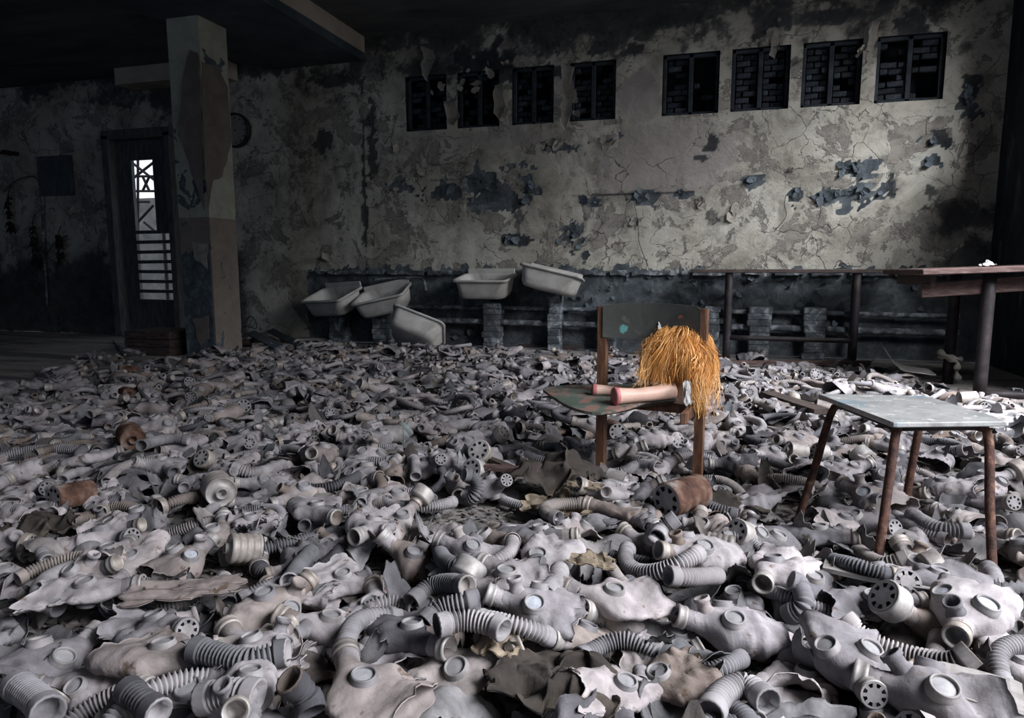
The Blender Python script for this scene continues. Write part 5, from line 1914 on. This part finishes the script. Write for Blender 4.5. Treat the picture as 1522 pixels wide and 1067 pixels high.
hero_hose([(1255, 920), (1280, 945), (1320, 965), (1365, 978), (1410, 985), (1440, 975), (1448, 955)], 'long striped hose curving round at lower right')
hero_hose([(1040, 822), (1010, 838), (975, 850), (945, 848), (930, 832), (935, 810)], 'looped hose under the face-up mask below the chair')
hero_hose([(1065, 855), (1025, 858), (985, 855)], 'short hose tucked under the looped one below the chair')
hero_hose([(680, 738), (700, 742), (712, 725), (703, 708), (682, 705)], 'hose curled into a ring left of the dark cloth')
hero_hose([(612, 895), (640, 872), (670, 866), (700, 872)], 'arched hose in the near heap, left of centre')
hero_hose([(632, 925), (655, 905), (690, 895), (715, 890)], 'dark hose running beneath the arched one')
hero_hose([(650, 930), (690, 922), (730, 928), (755, 940)], 'hose leading right to a tin snout in the near heap')
hero_hose([(290, 965), (330, 975), (370, 982), (410, 972), (440, 968)], 'striped hose running right from the pale snout at lower left', R_=.025)
hero_hose([(300, 1040), (345, 1030), (390, 1035)], 'thick pale hose at the bottom edge, left of centre', R_=.027)
hero_hose([(430, 1010), (455, 1035), (465, 1062)], 'hose bending down at the bottom edge', R_=.025)
hero_hose([(25, 1018), (55, 1040), (75, 1062)], 'thick hose at the bottom left corner', R_=.027)
hero_hose([(190, 1025), (215, 1045), (240, 1062)], 'hose leaving the bottom edge right of the corner one', R_=.024)
hero_hose([(1055, 1060), (1075, 1030), (1110, 1020), (1150, 1050)], 'arched hose at the bottom edge below the stool', R_=.025)
hero_hose([(430, 865), (445, 840), (465, 818)], 'ribbed hose sticking up in the left of the near heap')
hero_hose([(652, 812), (660, 832), (685, 842), (710, 835)], 'curved hose in front of the bare patch')
hero_hose([(1350, 830), (1310, 838), (1270, 815)], 'hose passing behind the front legs of the stool')
hero_hose([(1355, 765), (1395, 785), (1450, 790)], 'hose under the stool, right side')
hero_hose([(1255, 710), (1290, 740), (1330, 745)], 'hose under the stool between its left legs')
hero_hose([(1370, 680), (1400, 672), (1440, 668)], 'hose behind the stool at the right')
hero_hose([(890, 705), (925, 702), (950, 690), (985, 695)], 'curved hose lying between the chair posts')
hero_hose([(345, 695), (380, 702), (425, 690)], 'dark striped hose in the left field')
hero_hose([(210, 662), (250, 652), (290, 655)], 'hose right of the rusty ribbed canister')
hero_hose([(200, 690), (235, 688), (262, 705)], 'hose bending below the rusty ribbed canister')
hero_hose([(1170, 915), (1195, 900), (1188, 870), (1170, 860)], 'hose curving down left of the stool feet')
hero_hose([(810, 885), (825, 865), (833, 845)], 'short pale hose sticking up from a mask near the centre')
hero_hose([(1005, 770), (985, 785), (975, 800)], 'short hose plugged into the big rusty canister')

# ---- turn the placed items into objects, nearest ones with their parts
kind_items = {}
for it in items:
    kind_items.setdefault(it[0].name, []).append(it)
LIMIT = {'gas_mask': 300, 'corrugated_hose': 265, 'rubber_scrap': 300, 'filter_canister': 120, 'loose_eyepiece': 150, 'loose_valve': 150}
PLUR = {'gas_mask': 'gas masks strewn over the floor', 'corrugated_hose': 'corrugated hoses strewn over the floor', 'rubber_scrap': 'rubber scraps strewn over the floor',
        'filter_canister': 'filter canisters strewn over the floor', 'loose_eyepiece': 'loose eyepieces strewn over the floor', 'loose_valve': 'loose valves strewn over the floor'}
ORD = ['', 'second', 'third', 'fourth', 'fifth', 'sixth', 'seventh', 'eighth', 'ninth', 'tenth']


def zone(px, py):
    r = ('at bottom edge' if py > 1000 else 'in near heap' if py > 925 else 'behind near heap' if py > 865 else 'before stool feet' if py > 810 else
         'beside bare patch' if py > 750 else 'by chair feet' if py > 700 else 'level with stool legs' if py > 655 else 'level with stool top' if py > 610 else 'level with chair seat' if py > 570 else 'near sinks')
    c = ('far left' if px < 150 else 'left' if px < 300 else 'inner left' if px < 450 else 'left of centre' if px < 600 else 'centre' if px < 750 else 'right of centre' if px < 890 else 'under chair' if px < 1050 else
         'right of chair' if px < 1190 else 'under stool' if px < 1360 else 'far right')
    return r, c


leftover = []
for name, its in kind_items.items():
    vis = []
    for it in its:
        if it[4] == 0.0: it[4] = proj(it[1].translation)[2]
        inside = -60 < it[2] < 1582 and it[3] < 1130
        vis.append((0 if it[5] else 1, 0 if inside else 1, it[4], it))
    vis.sort(key=lambda q: q[:3])
    keep = [v[3] for v in vis if v[1] == 0][:LIMIT[name]]
    kid = set(id(k) for k in keep)
    cells = {}
    for it in keep:
        if not it[5]:
            cells.setdefault((it[0].desc,) + zone(it[2], it[3]), []).append(it)
    lab = {}
    for (desc, r_, c_), L in cells.items():
        L.sort(key=lambda q: q[2])
        for i, it in enumerate(L):
            tail = '' if len(L) == 1 else (', leftmost such' if i == 0 else (', rightmost such' if i == len(L) - 1 else ', %s from left' % ORD[min(i, 9)]))
            lab[id(it)] = '%s %s, %s%s' % (desc, r_, c_, tail)
    for it in keep:
        pr = it[0]
        near = it[4] < (3.1 if name == 'gas_mask' else 2.6) or it[5]
        if near: o = pr.place_parts(it[1])
        elif it[4] < 3.6 and name in ('gas_mask', 'corrugated_hose', 'rubber_scrap'):
            if not hasattr(pr, 'one_hi'):
                j = joined(pr.parts); ks = [k for k in ALLK if k in set(j.k)]
                pr.one_hi = j.mesh(pr.name, ks if len(ks) > 1 else ks[0], True)
            o = link(pr.name, pr.one_hi); o.matrix_world = it[1]
        else: o = pr.place_one(it[1])
        tag(o, it[5] or lab[id(it)], pr.cat, PLUR[name])
    leftover += [it for it in its if id(it) not in kid]


def join_stuff(name, its, label):
    vs, ls, mi, n = [], [], [], 0
    cache = {}
    for it in its:
        pr = it[0]
        if pr not in cache:
            j = joined(pr.low)
            tri = []
            km = []
            for ff, k in zip(j.f, j.k):
                for a in range(1, len(ff) - 1):
                    tri.append((ff[0], ff[a], ff[a + 1])); km.append(ALLK.index(k) if k in ALLK else 0)
            cache[pr] = (j.arrays(), np.array(tri), np.array(km))
        V, T, K = cache[pr]
        M = np.array(it[1])
        vs.append(V @ M[:3, :3].T + M[:3, 3]); ls.append(T + n); mi.append(K); n += len(V)
    V = np.concatenate(vs); T = np.concatenate(ls); K = np.concatenate(mi)
    me = bpy.data.meshes.new(name)
    me.vertices.add(len(V)); me.vertices.foreach_set('co', V.ravel().astype(np.float32))
    me.loops.add(len(T) * 3); me.loops.foreach_set('vertex_index', T.ravel().astype(np.int32))
    me.polygons.add(len(T)); me.polygons.foreach_set('loop_start', np.arange(0, len(T) * 3, 3, dtype=np.int32))
    for k in ALLK: me.materials.append(MAT[k])
    me.polygons.foreach_set('material_index', K.astype(np.int32))
    me.polygons.foreach_set('use_smooth', np.ones(len(T), bool))
    me.update(calc_edges=True); me.validate()
    tag(link(name, me), label, 'debris', None, 'stuff')
    print('STUFF', name, len(its), len(T))


byn = {}
for it in leftover:
    byn.setdefault(it[0].name, []).append(it)
if byn.get('gas_mask'): join_stuff('gas_mask_heap', byn['gas_mask'], 'far spread of dusty gas masks towards the back wall')
if byn.get('corrugated_hose'): join_stuff('hose_heap', byn['corrugated_hose'], 'far spread of dusty ribbed hoses towards the back wall')
rest = [it for k, L in byn.items() if k not in ('gas_mask', 'corrugated_hose') for it in L]
if rest: join_stuff('rubber_debris', rest, 'spread of small rubber scraps and mask fittings between the masks')
print('ITEMS', {k: len(v) for k, v in kind_items.items()}, 'meanH', HF[HF > 0].mean())

# small chips of dirt, rubber and plaster on the floor
rg = np.random.RandomState(21)
vv, ff = [], []
n = 0
while n < 26000 * 3:
    px = rg.uniform(-60, 1580); py = 500 + 560 * rg.rand() ** 1.6
    if not field(px, py + rg.exponential(9)) and rg.rand() > .02: continue
    g = G(px, py, 0.0)
    if g.x > 2.5 or g.y > 7.5: continue
    s = rg.uniform(.006, .022)
    a = rg.uniform(0, 6.28, 1)[0]
    for k in range(3):
        an = a + k * 2.1 + rg.uniform(-.5, .5)
        vv.append((g.x + s * math.cos(an), g.y + s * math.sin(an), .004 + rg.uniform(0, .014)))
    ff.append([n, n + 1, n + 2]); n += 3
mb = MB(); mb.add(np.array(vv), ff)
tag(obj('floor_debris', mb, 'chips'), 'small chips of dirt and rubber on the floor', 'debris', None, 'stuff')


# ================================================================== loose boards, cloth and rubbish
def lying(name, mb, key, px, py, z, label, cat, rot=(0, 0, 0), smooth=False, group=None):
    g = G(px, py, z)
    return tag(obj(name, mb, key, None, g, rot, smooth), label, cat, group)


def plank(px0, py0, px1, py1, z, w, th, key, label, name='plank', tilt=0.0):
    a, b = G(px0, py0, z), G(px1, py1, z)
    L = (b - a).length
    mb = MB()
    n = 14
    vs = []
    for k in range(n + 1):
        x = -L / 2 + L * k / n
        wv = w / 2 * (1 + .10 * fn(k * .9, px0)) * (1 if 0 < k < n else .93)
        for (q, s) in ((-1, -1), (1, -1), (1, 1), (-1, 1)):
            vs.append((x, q * wv, s * th / 2 + .002 * fn(k * 1.3, py0)))
    mb.add(np.array(vs), grid_faces(n + 1, 4) + [[3, 2, 1, 0], [n * 4, n * 4 + 1, n * 4 + 2, n * 4 + 3]])
    m = (a + b) / 2
    return tag(obj(name, mb, key, None, (m.x, m.y, z), (tilt, 0, math.atan2(b.y - a.y, b.x - a.x))), label, 'plank')


plank(1055, 539, 1292, 539, .04, .05, .04, 'redwood', 'long reddish timber on the floor along the back wall')
plank(1140, 585, 1222, 612, .12, .10, .03, 'darkwood', 'dark short board propped behind the stool')
plank(1225, 838, 1465, 886, .10, .09, .012, 'board', 'long dusty board lying under the stool front legs')
plank(415, 503, 500, 503, .04, .22, .02, 'board', 'pale board on the floor beneath the leftmost sink', 'flat_board')
plank(772, 512, 862, 516, .03, .10, .03, 'darkwood', 'dark plank on the floor right of the level sink')
plank(400, 490, 448, 514, .12, .08, .02, 'bluepanel', 'blue-grey board leaning in the rubbish beside the column', tilt=.5)
plank(372, 494, 415, 516, .15, .10, .02, 'bluepanel', 'blue-grey board nearest the column in the rubbish', tilt=.3)
plank(700, 672, 770, 700, .12, .03, .02, 'darkwood', 'thin stick left of the dark cloth')
plank(800, 700, 720, 694, .13, .035, .02, 'redwood', 'reddish stick over the dark cloth')
plank(850, 888, 1000, 900, .10, .035, .02, 'darkwood', 'broken grey stick under the looped hose')
plank(1000, 745, 1060, 735, .06, .05, .03, 'darkwood', 'dark stick at the foot of the right chair post')
plank(165, 640, 205, 650, .08, .03, .02, 'board', 'small pale stick left of the rusty canister')
plank(170, 505, 186, 527, .02, .03, .02, 'board', 'pale stick on the bare floor by the wooden step')
plank(385, 945, 402, 930, .12, .02, .01, 'tin', 'short tin strip in the near heap')
plank(1395, 1005, 1522, 1040, .12, .12, .006, 'board', 'flat grey sheet at the bottom right corner', 'flat_board')

# brick and stone pieces by the wall
for (px, py, lb) in ((738, 513, 'broken brick on the floor below the level sink'), (660, 503, 'lump of plaster beside the fallen sink'), (598, 506, 'lump of plaster left of the fallen sink')):
    mb = MB(); lathe(mb, [(.001, 0), (.09, .0), (.10, .04), (.08, .10), (.04, .12), (.001, .12)], 7, (0, 0, 0), (0, 0, 1))
    lying('plaster_lump', mb, 'creamflake', px, py, 0, lb, 'rubble', (0, 0, px))


def cloth_heap(px, py, sx_, sy_, sz_, seed, key, label, z=.05, name='crumpled_cloth', rot=0.0):
    mb = MB(); crumple(mb, sx_, sy_, sz_, seed, 34, 6.5)
    return lying(name, mb, key, px, py, z, label, 'cloth', (0, 0, rot), True)


cloth_heap(265, 882, .13, .055, .03, 21.3, 'rubber', 'flat pale hide-like sheet in the left of the near heap', .10, 'flat_sheet', .5)
cloth_heap(825, 728, .17, .15, .17, 3.1, 'darkcloth', 'dark crumpled cloth bag left of the chair post', .05)
cloth_heap(835, 765, .13, .08, .10, 5.3, 'tancloth', 'tan crumpled cloth in front of the dark bag', .03)
cloth_heap(825, 1025, .12, .08, .09, 7.9, 'darkcloth', 'dark earthy cloth at the bottom edge, centre', .07)
cloth_heap(745, 960, .05, .06, .05, 9.2, 'tancloth', 'small tan rag in the near heap', .10)
cloth_heap(880, 838, .055, .03, .04, 11.2, 'tancloth', 'yellowish torn rag between two masks', .13)
cloth_heap(868, 725, .06, .025, .03, 12.2, 'tancloth', 'yellowed strip of cloth at the left chair post', .14)
cloth_heap(60, 790, .10, .07, .08, 13.2, 'darkcloth', 'dark cloth at the left of the near heap', .06)
cloth_heap(1080, 760, .12, .06, .09, 14.2, 'darkcloth', 'dark rag right of the rusty canister', .05)
cloth_heap(390, 514, .22, .18, .16, 15.2, 'darkcloth', 'dark rubbish piled beside the column', .0)
cloth_heap(430, 525, .35, .18, .06, 16.2, 'darkcloth', 'dark flattened cloth on the floor right of the column', .0)
cloth_heap(540, 520, .3, .15, .06, 17.2, 'darkcloth', 'dark flattened rag below the leftmost sinks', .0)
cloth_heap(1180, 522, .22, .14, .16, 18.2, 'pipe', 'grey bundle lying under the far table', .0)

# broken curved plywood seat on the floor at the right
mb = MB()
pts = []
n, m = 24, 8
for i in range(n + 1):
    t_ = i / n
    x = -.19 + .38 * t_
    z = .16 * max(0, 1 - t_ * 2.2) ** 1.6 + .02
    for j in range(m + 1):
        y = -.16 + .32 * j / m
        pts.append((x, y * (1 - .25 * (t_ - .5) ** 2), z + .01 * abs(y) * 3))
pts = np.array(pts); N_ = len(pts)
f = grid_faces(n + 1, m + 1, False)
rim = [i for i in range(m + 1)] + [i * (m + 1) + m for i in range(1, n + 1)] + [n * (m + 1) + i for i in range(m - 1, -1, -1)] + [i * (m + 1) for i in range(n - 1, 0, -1)]
mb.add(np.concatenate([pts, pts + [0, 0, .012]]), f + [[i + N_ for i in q[::-1]] for q in f] + [[rim[i], rim[(i + 1) % len(rim)], rim[(i + 1) % len(rim)] + N_, rim[i] + N_] for i in range(len(rim))])
lying('plywood_seat', mb, 'board', 1345, 553, .09, 'curved plywood seat lying by the right table', 'seat', (0, R(6), R(-8)), True)
mb = MB()
tube(mb, spline([(0, 0, .0), (-.02, .02, .12), (-.05, .02, .16)], 10)[0], .008, 6); tube(mb, spline([(0.02, 0, .0), (.12, .02, .06), (.22, 0, .12)], 10)[0], .008, 6)
lying('twisted_rod', mb, 'darkmetal', 1287, 572, .02, 'twisted thin rod standing among the masks behind the stool', 'rod')
# wire basket beside the column
mb = MB()
for k in range(7):
    a = R(180 * k / 6)
    tube(mb, [(math.cos(a) * .12, 0, 0), (math.cos(a) * .11, .05, math.sin(a) * .1), (math.cos(a) * .08, .12, math.sin(a) * .14)], .004, 5)
tube(mb, [(math.cos(R(a)) * .12, 0, math.sin(R(a)) * .02) for a in range(0, 181, 20)], .005, 5)
tube(mb, [(math.cos(R(a)) * .08, .12, math.sin(R(a)) * .14) for a in range(0, 181, 20)], .005, 5)
lying('wire_basket', mb, 'darkmetal', 364, 488, .20, 'bent wire basket in the rubbish beside the column', 'basket')
